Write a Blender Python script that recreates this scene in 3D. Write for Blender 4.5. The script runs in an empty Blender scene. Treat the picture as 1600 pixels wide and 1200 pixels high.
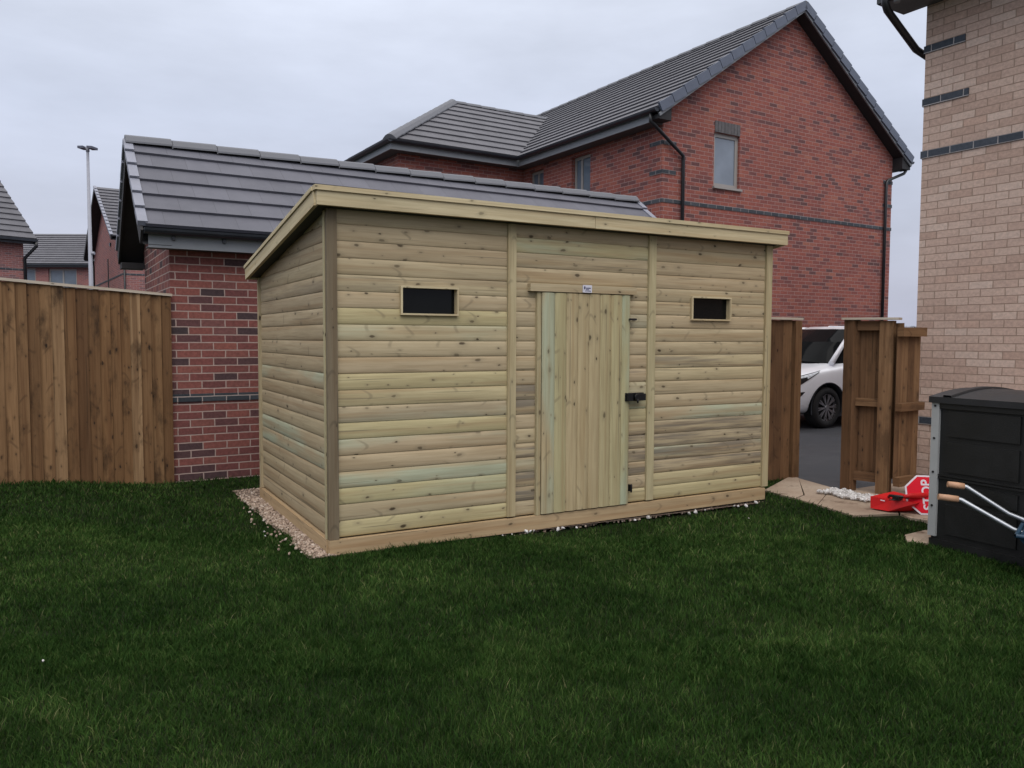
import bpy, bmesh, math, random
import numpy as np
from mathutils import Vector, Matrix
from mathutils.bvhtree import BVHTree
rad = math.radians
random.seed(7); RN = random.random
sc = bpy.context.scene
COL = sc.collection

# ------------------------------------------------------------------ camera
cam = bpy.data.cameras.new('Camera'); camo = bpy.data.objects.new('Camera', cam); COL.objects.link(camo)
YAW, PITCH, ROLL = -0.50954, -0.05718, 0.00411
_cy, _sy, _cp, _sp = math.cos(YAW), math.sin(YAW), math.cos(PITCH), math.sin(PITCH)
_f = Vector((-_sy*_cp, _cy*_cp, _sp)); _r = Vector((_cy, _sy, 0)); _u = _r.cross(_f)
_r2 = math.cos(ROLL)*_r + math.sin(ROLL)*_u; _u2 = -math.sin(ROLL)*_r + math.cos(ROLL)*_u
CAM = Vector((-1.4216, -4.9465, 1.4))
m = Matrix.Identity(4)
for i in range(3):
    m[i][0] = _r2[i]; m[i][1] = _u2[i]; m[i][2] = -_f[i]; m[i][3] = CAM[i]
camo.matrix_world = m
cam.sensor_width = 36; cam.lens = 36*1234.4/1600; cam.clip_start = .05; cam.clip_end = 3000
sc.camera = camo

# ------------------------------------------------------------------ world, sun, exposure
sc.view_settings.view_transform = 'Standard'; sc.view_settings.look = 'None'
sc.view_settings.exposure = .14; sc.view_settings.gamma = 1
SUN_EL, SUN_AZ = rad(52), rad(200)          # azimuth clockwise from +Y
W = bpy.data.worlds.new('World'); sc.world = W; W.use_nodes = True
nt = W.node_tree; nt.nodes.clear()
def wn(t): return nt.nodes.new(t)
sky = wn('ShaderNodeTexSky'); sky.sky_type = 'NISHITA'; sky.sun_disc = False
sky.sun_elevation = SUN_EL; sky.sun_rotation = SUN_AZ; sky.air_density = 1.5; sky.dust_density = 4
tc = wn('ShaderNodeTexCoord'); sep = wn('ShaderNodeSeparateXYZ'); nt.links.new(tc.outputs['Generated'], sep.inputs[0])
ramp = wn('ShaderNodeValToRGB'); nt.links.new(sep.outputs['Z'], ramp.inputs[0])
cr = ramp.color_ramp
def lin(r, g, b): return tuple((x/255/12.92 if x/255 <= .04045 else ((x/255+.055)/1.055)**2.4) for x in (r, g, b))
stops = [(0.0, (.545, .565, .70)), (.10, (.565, .595, .73)), (.25, (.65, .70, .85)), (.40, (.78, .83, .96)), (.65, (1.25, 1.25, 1.30)), (1.0, (1.8, 1.75, 1.72))]
while len(cr.elements) < len(stops): cr.elements.new(.5)
for e, (p, c) in zip(cr.elements, stops): e.position = p; e.color = (*c, 1)
# cloud modulation
vm = wn('ShaderNodeMapping'); vm.inputs['Scale'].default_value = (1.2, 1.2, 4.0)
nt.links.new(tc.outputs['Generated'], vm.inputs[0])
nz = wn('ShaderNodeTexNoise'); nz.inputs['Scale'].default_value = 1.6; nz.inputs['Detail'].default_value = 6; nz.inputs['Roughness'].default_value = .55
nt.links.new(vm.outputs[0], nz.inputs['Vector'])
mr = wn('ShaderNodeMapRange'); mr.inputs[1].default_value = .3; mr.inputs[2].default_value = .7; mr.inputs[3].default_value = 7.9; mr.inputs[4].default_value = 11.2
nt.links.new(nz.outputs[0], mr.inputs[0])
vs = wn('ShaderNodeVectorMath'); vs.operation = 'SCALE'
nt.links.new(ramp.outputs[0], vs.inputs[0]); nt.links.new(mr.outputs[0], vs.inputs['Scale'])
mx = wn('ShaderNodeMixRGB'); mx.inputs[0].default_value = .88
nt.links.new(sky.outputs[0], mx.inputs[1]); nt.links.new(vs.outputs[0], mx.inputs[2])
bg = wn('ShaderNodeBackground'); bg.inputs[1].default_value = .1
nt.links.new(mx.outputs[0], bg.inputs[0])
wo = wn('ShaderNodeOutputWorld'); nt.links.new(bg.outputs[0], wo.inputs[0])
sl = bpy.data.lights.new('Sun', 'SUN'); sl.energy = 1.1; sl.angle = rad(50); sl.color = (1, .96, .90)
so = bpy.data.objects.new('Sun', sl); COL.objects.link(so)
sd = Vector((math.sin(SUN_AZ)*math.cos(SUN_EL), math.cos(SUN_AZ)*math.cos(SUN_EL), math.sin(SUN_EL)))
so.rotation_euler = sd.to_track_quat('Z', 'Y').to_euler()
sc.cycles.max_bounces = 6

# ------------------------------------------------------------------ material helpers
class NT:
    def __init__(s, name):
        s.m = bpy.data.materials.new(name); s.m.use_nodes = True; s.t = s.m.node_tree; s.t.nodes.clear()
        s.out = s.n('ShaderNodeOutputMaterial'); s.p = s.n('ShaderNodeBsdfPrincipled'); s.l(s.p.outputs[0], s.out.inputs[0])
    def n(s, t, **k):
        x = s.t.nodes.new(t)
        for a, b in k.items(): setattr(x, a, b)
        return x
    def l(s, a, b): s.t.links.new(a, b)
    def put(s, v, sock):
        if isinstance(v, bpy.types.NodeSocket): s.l(v, sock)
        else:
            if isinstance(v, (tuple, list)) and len(v) == 3 and sock.type == 'RGBA': v = (*v, 1)
            sock.default_value = v
    def math(s, op, a, b=None, c=None, clamp=False):
        x = s.n('ShaderNodeMath', operation=op, use_clamp=clamp); s.put(a, x.inputs[0])
        if b is not None: s.put(b, x.inputs[1])
        if c is not None: s.put(c, x.inputs[2])
        return x.outputs[0]
    def mix(s, f, a, b, mode='MIX'):
        x = s.n('ShaderNodeMixRGB', blend_type=mode); s.put(f, x.inputs[0]); s.put(a, x.inputs[1]); s.put(b, x.inputs[2]); return x.outputs[0]
    def noise(s, vec, scale=5, detail=3, rough=.5, dist=0, dim='3D'):
        x = s.n('ShaderNodeTexNoise', noise_dimensions=dim); s.l(vec, x.inputs['Vector'])
        x.inputs['Scale'].default_value = scale; x.inputs['Detail'].default_value = detail; x.inputs['Roughness'].default_value = rough; x.inputs['Distortion'].default_value = dist
        return x.outputs[0]
    def ss(s, v, a, b, c=0., d=1.):
        x = s.n('ShaderNodeMapRange', interpolation_type='SMOOTHSTEP'); s.put(v, x.inputs[0])
        for i, q in enumerate((a, b, c, d)): s.put(q, x.inputs[i+1])
        return x.outputs[0]
    def ramp(s, v, stops, interp='LINEAR'):
        x = s.n('ShaderNodeValToRGB'); s.l(v, x.inputs[0]); e = x.color_ramp; e.interpolation = interp
        while len(e.elements) < len(stops): e.elements.new(.5)
        for el, (p, c) in zip(e.elements, stops): el.position = p; el.color = (*c, 1)
        return x.outputs[0]
    def comb(s, x, y, z=0.):
        q = s.n('ShaderNodeCombineXYZ'); s.put(x, q.inputs[0]); s.put(y, q.inputs[1]); s.put(z, q.inputs[2]); return q.outputs[0]
    def sep(s, v):
        q = s.n('ShaderNodeSeparateXYZ'); s.l(v, q.inputs[0]); return q.outputs
    def bump(s, h, strength=.3, dist=.01):
        b = s.n('ShaderNodeBump'); s.put(h, b.inputs['Height']); b.inputs['Strength'].default_value = strength; b.inputs['Distance'].default_value = dist
        s.l(b.outputs[0], s.p.inputs['Normal'])
    def fin(s, col, rough=.6, spec=.5, metal=0.):
        s.put(col, s.p.inputs['Base Color']); s.put(rough, s.p.inputs['Roughness']); s.put(spec, s.p.inputs['Specular IOR Level']); s.put(metal, s.p.inputs['Metallic'])
        return s.m
    def obj(s): return s.n('ShaderNodeTexCoord').outputs['Object']
    def uv(s): return s.n('ShaderNodeTexCoord').outputs['UV']
    def rnd(s):
        a = s.n('ShaderNodeAttribute'); a.attribute_name = 'rnd'; return a.outputs['Color']

def plain(name, col, rough=.5, spec=.5, metal=0., var=.15, scale=6, bump=.05, bscale=60, coat=0):
    k = NT(name); o = k.obj(); n = k.noise(o, scale, 4, .6)
    d = tuple(c*(1-var) for c in col); u = tuple(min(1, c*(1+var)) for c in col)
    c = k.ramp(n, [(.3, d), (.7, u)])
    k.bump(k.noise(o, bscale, 3), bump, .004)
    if coat: k.p.inputs['Coat Weight'].default_value = coat
    return k.fin(c, k.ss(n, .2, .8, rough*.85, min(1, rough*1.15)), spec, metal)

def wood(name, cols, green=0., dirt=0., knots=.5, knotcol=(.05, .035, .02), rough=.75, grain=.35, smudge=0., green_col=(.40, .46, .34), dirtcol=(.16, .14, .115)):
    """u runs along the grain in metres, v across; rnd = three random numbers per board"""
    k = NT(name); u, v, _ = k.sep(k.uv()); rr = k.n('ShaderNodeSeparateColor'); k.l(k.rnd(), rr.inputs[0]); R, G, B = rr.outputs
    U = k.math('ADD', u, k.math('MULTIPLY', R, 37.)); V = k.math('ADD', v, k.math('MULTIPLY', G, 23.))
    vec = k.comb(U, V, B)
    base = k.ramp(R, cols)
    # broad tone changes along each board
    patch = k.noise(k.comb(k.math('MULTIPLY', U, 1.3), k.math('MULTIPLY', V, 7.), B), 1., 4, .6)
    base = k.mix(1., base, k.ramp(patch, [(.25, (.87, .86, .84)), (.75, (1.10, 1.09, 1.08))]), 'MULTIPLY')
    if green > 0:
        gm = k.math('MULTIPLY', k.ss(G, 1-green*1.25, 1-green*.55), k.ss(k.noise(k.comb(k.math('MULTIPLY', U, 1.1), k.math('MULTIPLY', V, 5.), G), 1., 3), .35, .62))
        base = k.mix(k.math('MULTIPLY', gm, .75), base, green_col)
    if dirt > 0:
        dm = k.math('MULTIPLY', k.ss(B, 1-dirt*1.2, 1-dirt*.6), k.ss(k.noise(k.comb(k.math('MULTIPLY', U, .8), k.math('MULTIPLY', V, 16.), 3.), 1., 5, .65), .40, .58))
        base = k.mix(k.math('MULTIPLY', dm, .8), base, dirtcol)
    hw = k.noise(k.comb(k.math('MULTIPLY', U, .5), k.math('MULTIPLY', V, 19.), 7.), 1., 2)
    base = k.mix(k.ss(hw, .48, .70, 0., .55), base, tuple(c*q for c, q in zip(cols[0][1], (.80, .68, .58))))
    # grain
    gv = k.comb(k.math('MULTIPLY', U, 2.2), k.math('MULTIPLY', V, 75.), B)
    g = k.noise(gv, 1., 5, .65, .6)
    g2 = k.noise(k.comb(k.math('MULTIPLY', U, 1.6), k.math('MULTIPLY', V, 26.), B), 1., 2, .5, 1.2)
    base = k.mix(grain, base, k.ramp(g, [(.30, (.55, .50, .44)), (.55, (1, 1, 1)), (.75, (1.15, 1.13, 1.1))]), 'MULTIPLY')
    base = k.mix(grain*.8, base, k.ramp(g2, [(.35, (.72, .66, .58)), (.6, (1.05, 1.05, 1.05))]), 'MULTIPLY')
    # knots: voronoi cells, some carry a knot
    wob = k.n('ShaderNodeVectorMath', operation='ADD')
    kv = k.comb(k.math('MULTIPLY', U, 6.5), k.math('MULTIPLY', V, 13.), 0.)
    nn = k.n('ShaderNodeTexNoise'); k.l(k.comb(k.math('MULTIPLY', U, 20.), k.math('MULTIPLY', V, 20.), 0.), nn.inputs['Vector']); nn.inputs['Scale'].default_value = 1.
    sv = k.n('ShaderNodeVectorMath', operation='SCALE'); k.l(nn.outputs['Color'], sv.inputs[0]); sv.inputs['Scale'].default_value = .22
    k.l(kv, wob.inputs[0]); k.l(sv.outputs[0], wob.inputs[1])
    vo = k.n('ShaderNodeTexVoronoi', voronoi_dimensions='2D'); k.l(wob.outputs[0], vo.inputs['Vector']); vo.inputs['Scale'].default_value = 1.
    cs = k.n('ShaderNodeSeparateColor'); k.l(vo.outputs['Color'], cs.inputs[0])
    on = k.ss(cs.outputs[0], 1-knots-.02, 1-knots+.02)
    size = k.math('MULTIPLY_ADD', k.math('POWER', cs.outputs[1], 2.), .13, .045)
    core = k.math('MULTIPLY', k.ss(vo.outputs['Distance'], k.math('MULTIPLY', size, .45), k.math('MULTIPLY', size, 1.15), 1., 0.), on)
    halo = k.math('MULTIPLY', k.ss(vo.outputs['Distance'], size, k.math('MULTIPLY', size, 3.2), 1., 0.), on)
    base = k.mix(k.math('MULTIPLY', halo, .34), base, tuple(c*.62 for c in cols[0][1]))
    base = k.mix(k.math('MULTIPLY', core, k.math('MULTIPLY_ADD', cs.outputs[2], .6, .35)), base, knotcol)
    if smudge > 0:
        s = k.noise(k.comb(k.math('MULTIPLY', U, 2.4), k.math('MULTIPLY', V, 6.), G), 1., 5, .65)
        base = k.mix(k.math('MULTIPLY', k.ss(s, .5, .72), smudge), base, tuple(c*.25 for c in cols[0][1]))
    # curved branch marks running across the board
    ch = k.n('ShaderNodeTexVoronoi', voronoi_dimensions='2D'); cvu = k.math('ADD', k.math('MULTIPLY', U, 3.1), k.math('MULTIPLY', k.math('SINE', k.math('MULTIPLY', V, 42.)), .10))
    k.l(k.comb(k.math('ADD', cvu, 7.3), k.math('MULTIPLY', V, 8.7), 0.), ch.inputs['Vector']); ch.inputs['Scale'].default_value = 1.
    c2 = k.n('ShaderNodeSeparateColor'); k.l(ch.outputs['Color'], c2.inputs[0]); pos = k.n('ShaderNodeVectorMath', operation='SUBTRACT'); k.l(k.comb(k.math('ADD', cvu, 7.3), k.math('MULTIPLY', V, 8.7), 0.), pos.inputs[0]); k.l(ch.outputs['Position'], pos.inputs[1])
    px_, py_, _z = k.sep(pos.outputs[0])
    arc_ = k.math('ABSOLUTE', k.math('ADD', px_, k.math('MULTIPLY', k.math('MULTIPLY', py_, py_), .55)))
    am = k.math('MULTIPLY', k.math('MULTIPLY', k.ss(arc_, .012, .06, 1., 0.), k.ss(k.math('ABSOLUTE', py_), .15, .42, 1., 0.)), k.ss(c2.outputs[0], 1-knots*.75, 1-knots*.75+.04))
    base = k.mix(k.math('MULTIPLY', am, .42), base, tuple(c*.40 for c in cols[0][1]))
    # fine splits
    cr_ = k.noise(k.comb(k.math('MULTIPLY', U, .9), k.math('MULTIPLY', V, 60.), G), 1., 1)
    base = k.mix(k.math('MULTIPLY', k.ss(cr_, .70, .715), .55), base, tuple(c*.35 for c in cols[0][1]))
    k.bump(g, .25, .003)
    return k.fin(base, rough, .25)

def brick(name, ramp, mortar, voff=0., mort=.011, var=.30, bump=.6, wash=None):
    k = NT(name); u, v, _ = k.sep(k.uv())
    vv = k.comb(k.math('ADD', u, .06), k.math('SUBTRACT', v, voff), 0.)
    # slight irregularity of the hand-laid courses
    nn = k.n('ShaderNodeTexNoise'); k.l(vv, nn.inputs['Vector']); nn.inputs['Scale'].default_value = 9.; nn.inputs['Detail'].default_value = 2
    sv = k.n('ShaderNodeVectorMath', operation='MULTIPLY_ADD'); k.l(nn.outputs['Color'], sv.inputs[0]); sv.inputs[1].default_value = (.010, .006, 0)
    k.l(vv, sv.inputs[2])
    b = k.n('ShaderNodeTexBrick', offset=.5, squash=1.); k.l(sv.outputs[0], b.inputs['Vector'])
    for n, q in (('Scale', 1.), ('Mortar Size', mort*.5), ('Mortar Smooth', .25), ('Bias', 0.), ('Brick Width', .225), ('Row Height', .075)): b.inputs[n].default_value = q
    b.inputs['Color1'].default_value = (0, 0, 0, 1); b.inputs['Color2'].default_value = (1, 1, 1, 1); b.inputs['Mortar'].default_value = (.5, .5, .5, 1)
    c = k.ramp(b.outputs['Color'], ramp)
    n1 = k.noise(vv, 32, 4, .65); c = k.mix(var*1.6, c, k.ramp(n1, [(.3, (.55, .55, .57)), (.7, (1.35, 1.3, 1.3))]), 'MULTIPLY')
    n2 = k.noise(vv, .7, 4, .6); c = k.mix(var*1.2, c, k.ramp(n2, [(.3, (.72, .72, .75)), (.7, (1.22, 1.2, 1.2))]), 'MULTIPLY')
    mc = k.mix(k.noise(vv, 14, 3), tuple(x*.7 for x in mortar), tuple(x*1.25 for x in mortar))
    c = k.mix(b.outputs['Fac'], c, mc)
    if wash:
        n3 = k.noise(k.comb(k.math('MULTIPLY', u, 1.6), k.math('MULTIPLY', v, 3.), 5.), 1., 5, .7); c = k.mix(k.ss(n3, .55, .78, 0., .5), c, wash)
    h = k.math('SUBTRACT', k.math('MULTIPLY', n1, .35), b.outputs['Fac'])
    k.bump(h, bump, .008)
    return k.fin(c, .88, .25)

def tiles(name, col, tw=.33):
    k = NT(name); u, v, _ = k.sep(k.uv())
    b = k.n('ShaderNodeTexBrick', offset=.5, squash=1.); k.l(k.comb(u, v, 0.), b.inputs['Vector'])
    for n, q in (('Scale', 1.), ('Mortar Size', .003), ('Mortar Smooth', .4), ('Bias', 0.), ('Brick Width', tw), ('Row Height', 1.)): b.inputs[n].default_value = q
    b.inputs['Color1'].default_value = (0, 0, 0, 1); b.inputs['Color2'].default_value = (1, 1, 1, 1); b.inputs['Mortar'].default_value = (.5, .5, .5, 1)
    c = k.ramp(b.outputs['Color'], [(0, tuple(x*.90 for x in col)), (.5, col), (1, tuple(x*1.08 for x in col))])
    o = k.obj(); n = k.noise(o, 3., 5, .65); c = k.mix(.5, c, k.ramp(n, [(.3, (.75, .75, .76)), (.7, (1.22, 1.2, 1.18))]), 'MULTIPLY')
    # only the upright joints between tiles
    f = k.math('FRACT', v); jm = k.math('MULTIPLY', b.outputs['Fac'], k.math('MULTIPLY', k.ss(f, .02, .05), k.ss(f, .95, .98, 1., 0.)))
    c = k.mix(k.math('MULTIPLY', jm, .6), c, tuple(x*.3 for x in col))
    k.bump(k.noise(o, 90, 3), .15, .004)
    return k.fin(c, .62, .4)

M = {}
CL = [(0, (.445, .37, .24)), (.3, (.49, .41, .27)), (.55, (.47, .38, .25)), (.8, (.515, .435, .28)), (1, (.49, .435, .245))]
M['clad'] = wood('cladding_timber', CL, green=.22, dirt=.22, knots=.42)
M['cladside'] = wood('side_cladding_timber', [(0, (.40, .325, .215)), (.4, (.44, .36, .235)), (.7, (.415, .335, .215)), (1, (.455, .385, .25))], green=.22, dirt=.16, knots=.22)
M['door'] = wood('door_timber', [(0, (.44, .375, .225)), (.5, (.455, .37, .225)), (1, (.43, .40, .23))], green=0.16, knots=.40)
M['trim'] = wood('trim_timber', [(0, (.44, .385, .24)), (.5, (.48, .41, .255)), (1, (.45, .41, .25))], knots=.25)
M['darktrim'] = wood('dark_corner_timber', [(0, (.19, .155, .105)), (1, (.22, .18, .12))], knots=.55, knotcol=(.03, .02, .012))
M['fascia'] = wood('fascia_timber', [(0, (.55, .48, .315)), (1, (.59, .51, .335))], knots=.22)
M['base'] = wood('base_timber', [(0, (.44, .325, .195)), (1, (.49, .365, .22))], knots=.35)
M['fence'] = wood('fence_timber', [(0, (.130, .068, .032)), (.25, (.235, .130, .060)), (.5, (.165, .090, .042)), (.75, (.27, .158, .078)), (1, (.36, .235, .13))], knots=.50, knotcol=(.012, .007, .004), smudge=.85, grain=.5)
M['gatewood'] = wood('gate_timber', [(0, (.118, .064, .034)), (.5, (.172, .094, .048)), (1, (.23, .133, .068))], knots=.35, knotcol=(.02, .01, .006), smudge=.5, grain=.5)
M['capwood'] = wood('weathered_cap_timber', [(0, (.50, .45, .38)), (1, (.55, .49, .42))], knots=.1)
M['felt'] = plain('roofing_felt', (.04, .045, .04), .9)
RR = [(0, (0.1248, 0.0658, 0.0648)), (0.1, (0.1599, 0.0702, 0.0684)), (0.22, (0.2247, 0.0791, 0.0684)), (0.5, (0.2747, 0.091, 0.073)), (0.75, (0.3097, 0.1075, 0.0802)), (0.92, (0.2448, 0.09, 0.0778)), (1, (0.3297, 0.1317, 0.0943))]  # brick tones nudged pink, a little lens veil mixed into the colour
RR_HAZE = [(p, tuple(.72*c+.28*q for c, q in zip(k, (.36, .22, .23)))) for p, k in RR]  # far houses: haze put into the brick colour as a pale pink mix
M['redbrick'] = brick('red_brick', RR_HAZE, (.40, .31, .30), .0)
M['redbrick_h'] = brick('red_brick_house', RR, (.35, .235, .22), 5.045 % .075, mort=.011)
M['garbrick'] = brick('garage_brick', [(0, (0.0552, 0.042, 0.0448)), (0.12, (0.1012, 0.0525, 0.0543)), (0.28, (0.1702, 0.063, 0.0578)), (0.6, (0.2162, 0.0777, 0.0661)), (0.85, (0.2484, 0.0924, 0.0732)), (1, (0.1564, 0.0735, 0.0708))], (.40, .30, .265), .83 % .075, mort=.012, var=.38, wash=(.10, .062, .055))
M['buffbrick'] = brick('buff_brick', [(0, (.45, .32, .255)), (.3, (.51, .375, .305)), (.6, (.545, .41, .335)), (.85, (.58, .455, .38)), (1, (.50, .345, .27))], (.31, .225, .175), 3.25 % .075, mort=.010, var=.26)
M['bluebrick'] = brick('blue_brick', [(0, (.045, .052, .062)), (.5, (.058, .067, .078)), (1, (.075, .084, .096))], (.32, .28, .28), 5.045 % .075)
M['bluebrick_g'] = brick('blue_brick_garage', [(0, (.035, .042, .05)), (1, (.06, .07, .08))], (.36, .30, .28), .83 % .075)
M['bluebrick_b'] = brick('blue_brick_buff_house', [(0, (.045, .055, .07)), (1, (.07, .082, .10))], (.34, .32, .32), 3.25 % .075)
M['soldier'] = plain('lintel_brick', (.105, .10, .105), .85, var=.3, scale=14)
M['tile'] = tiles('roof_tile', (.104, .106, .131))
M['tileh'] = tiles('house_roof_tile', (.098, .098, .113))
M['ridge'] = plain('ridge_tile', (.112, .117, .136), .65, var=.12)
M['verge'] = plain('verge_cap', (.095, .112, .155), .5, var=.12)
M['vergeg'] = plain('grey_verge_cap', (.21, .22, .27), .5, var=.12)
M['pvcblack'] = plain('black_plastic', (.010, .011, .014), .35, var=.2)
M['gutter'] = plain('gutter_plastic', (.018, .022, .030), .35, var=.2)
M['soffit'] = plain('soffit_board', (.018, .017, .019), .7)
M['fascgrey'] = plain('grey_fascia', (.20, .215, .235), .5, var=.08)
M['soffgrey'] = plain('grey_soffit', (.075, .080, .085), .6, var=.08)
M['winframe'] = plain('window_frame_upvc', (.30, .285, .27), .4, var=.05)
def glass(name, col, rough=.04, spec=.6):
    k = NT(name); o = k.obj(); k.bump(k.noise(o, 2.5, 2), .05, .02)
    return k.fin(k.ramp(k.noise(o, 3, 2), [(.3, tuple(c*.8 for c in col)), (.7, col)]), rough, spec)
M['glass'] = glass('window_glass', (.15, .19, .24)); M['glassd'] = glass('shed_window_glass', (.006, .007, .007), .12, .16)
M['frost'] = glass('frosted_glass', (.22, .26, .32), .3)
M['curtain'] = plain('white_curtain', (.42, .42, .43), .9)
M['blackmetal'] = plain('black_metal', (.008, .008, .010), .4)
M['label'] = plain('white_label', (.62, .62, .70), .5, var=.03)
M['ink'] = plain('label_ink', (.05, .05, .12), .6)
M['ink2'] = plain('label_red_ink', (.12, .05, .12), .6)
M['steel'] = plain('galvanised_steel', (.34, .36, .39), .38, metal=.8, var=.15)
M['lamp'] = plain('lamp_post_paint', (.30, .31, .36), .5, var=.06)
M['lampd'] = plain('lantern_housing', (.08, .085, .12), .45)
M['carwhite'] = plain('white_car_paint', (.84, .85, .90), .22, coat=.5, var=.02, bump=0)
M['carglass'] = glass('car_glass', (.010, .011, .012), .06, .05)
M['tyre'] = plain('tyre_rubber', (.012, .012, .013), .8)
M['rim'] = plain('alloy_rim', (.30, .30, .32), .3, metal=.85)
M['chrome'] = plain('chrome_trim', (.7, .7, .72), .12, metal=1., var=.02)
M['lens'] = plain('headlight_lens', (.55, .58, .62), .08, var=.25, scale=20)
M['plateblue'] = plain('blue_badge', (.02, .06, .28), .3)
M['boxblack'] = plain('black_resin', (.0050, .0054, .0056), .55, var=.25, bump=.25, bscale=140)
M['boxlid'] = plain('black_resin_lid', (.014, .0148, .0172), .5, var=.2, bump=.25, bscale=140)
M['strip'] = plain('white_corner_strip', (.36, .37, .37), .45, var=.06)
M['red'] = plain('red_paint', (.60, .014, .016), .5, .25, var=.12)
M['redplate'] = plain('red_sign_face', (.70, .012, .030), .6, .12, var=.06)
M['white'] = plain('white_lettering', (.72, .66, .72), .5, var=.03)
M['orange'] = plain('tan_rubber_grip', (.44, .25, .15), .6)
M['barrowblue'] = plain('barrow_tray_blue', (.02, .05, .085), .45)
M['mortarlite'] = plain('dried_mortar', (.30, .27, .23), .9, var=.3)

def asphalt():
    k = NT('asphalt'); o = k.obj(); n = k.noise(o, 180, 2); b = k.noise(o, .9, 4)
    c = k.mix(.6, k.ramp(n, [(.3, (.022, .023, .027)), (.7, (.062, .064, .072))]), k.ramp(b, [(.3, (.7, .7, .7)), (.7, (1.25, 1.25, 1.28))]), 'MULTIPLY')
    k.bump(n, .5, .006); return k.fin(c, k.ss(b, .35, .65, .55, .9), .4)
M['asphalt'] = asphalt()
def slabm():
    k = NT('sandstone_slab'); o = k.obj(); b = k.noise(o, 1.8, 5, .6); f = k.noise(o, 40, 4)
    c = k.ramp(b, [(.25, (.31, .225, .165)), (.5, (.40, .31, .235)), (.75, (.45, .37, .29))])
    c = k.mix(.4, c, k.ramp(f, [(.3, (.7, .7, .7)), (.7, (1.15, 1.15, 1.15))]), 'MULTIPLY')
    c = k.mix(1, c, k.mix(.5, (1, 1, 1), k.rnd()), 'MULTIPLY')
    st = k.noise(o, 4.5, 5, .65); c = k.mix(k.ss(st, .55, .68, 0., .8), c, (.10, .058, .035))
    k.bump(k.noise(o, 9, 5), .4, .01); return k.fin(c, .85, .3)
M['slab'] = slabm()
def soil():
    k = NT('lawn_thatch'); o = k.obj(); n = k.noise(o, 60, 4); b = k.noise(o, 1.2, 4)
    c = k.mix(1, k.ramp(n, [(.3, (.006, .010, .004)), (.7, (.020, .030, .012))]), k.ramp(b, [(.3, (.8, .8, .8)), (.7, (1.3, 1.2, 1.1))]), 'MULTIPLY')
    k.bump(n, .6, .02); return k.fin(c, .95, .1)
M['soil'] = soil()
def grassm():
    k = NT('grass_blade'); o = k.obj(); b = k.noise(o, 1.0, 6, .62, .8); b2 = k.noise(o, 6.5, 4, .6)
    rr = k.n('ShaderNodeSeparateColor'); k.l(k.rnd(), rr.inputs[0]); R, G, B = rr.outputs
    c = k.ramp(R, [(0, (.0125, .036, .0060)), (.45, (.023, .062, .0100)), (.8, (.038, .081, .015)), (.95, (.060, .096, .026)), (1, (.115, .125, .055))])
    c = k.mix(.9, c, k.ramp(b, [(.34, (.55, .66, .55)), (.5, (1, 1, 1)), (.66, (1.9, 1.6, 1.9))]), 'MULTIPLY')
    c = k.mix(.9, c, k.ramp(b2, [(.3, (.55, .62, .55)), (.7, (1.5, 1.4, 1.5))]), 'MULTIPLY'); b3 = k.noise(o, 22, 3, .6); c = k.mix(.8, c, k.ramp(b3, [(.3, (.68, .72, .68)), (.7, (1.3, 1.25, 1.27))]), 'MULTIPLY')
    k.fin(c, .75, .12)
    tr = k.n('ShaderNodeBsdfTranslucent'); k.l(c, tr.inputs[0]); ms = k.n('ShaderNodeMixShader'); ms.inputs[0].default_value = .25
    k.l(k.p.outputs[0], ms.inputs[1]); k.l(tr.outputs[0], ms.inputs[2]); k.l(ms.outputs[0], k.out.inputs[0]); return k.m
M['grass'] = grassm()
def stonem(name, stops):
    k = NT(name); rr = k.n('ShaderNodeSeparateColor'); k.l(k.rnd(), rr.inputs[0]); o = k.obj()
    c = k.mix(.5, k.ramp(rr.outputs[0], stops), k.ramp(k.noise(o, 120, 3), [(.3, (.7, .7, .7)), (.7, (1.2, 1.2, 1.2))]), 'MULTIPLY')
    return k.fin(c, .85, .3)
M['gravel'] = stonem('pink_gravel', [(0, (.20, .145, .11)), (.4, (.36, .27, .21)), (.8, (.46, .36, .285)), (1, (.55, .47, .40))])
M['gravelbed'] = plain('gravel_bed', (.17, .125, .095), .95, var=.5, scale=60, bump=.6)
M['whitestone'] = stonem('white_stone', [(0, (.40, .38, .36)), (.5, (.58, .56, .55)), (1, (.72, .71, .70))])
M['field'] = plain('far_grass', (.035, .055, .025), .95, var=.4, scale=.05)
M['hill'] = plain('hill_ground', (.075, .085, .095), .95, var=.2, scale=.02)
M['inner'] = plain('shed_inside', (.02, .018, .014), .9)

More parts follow.
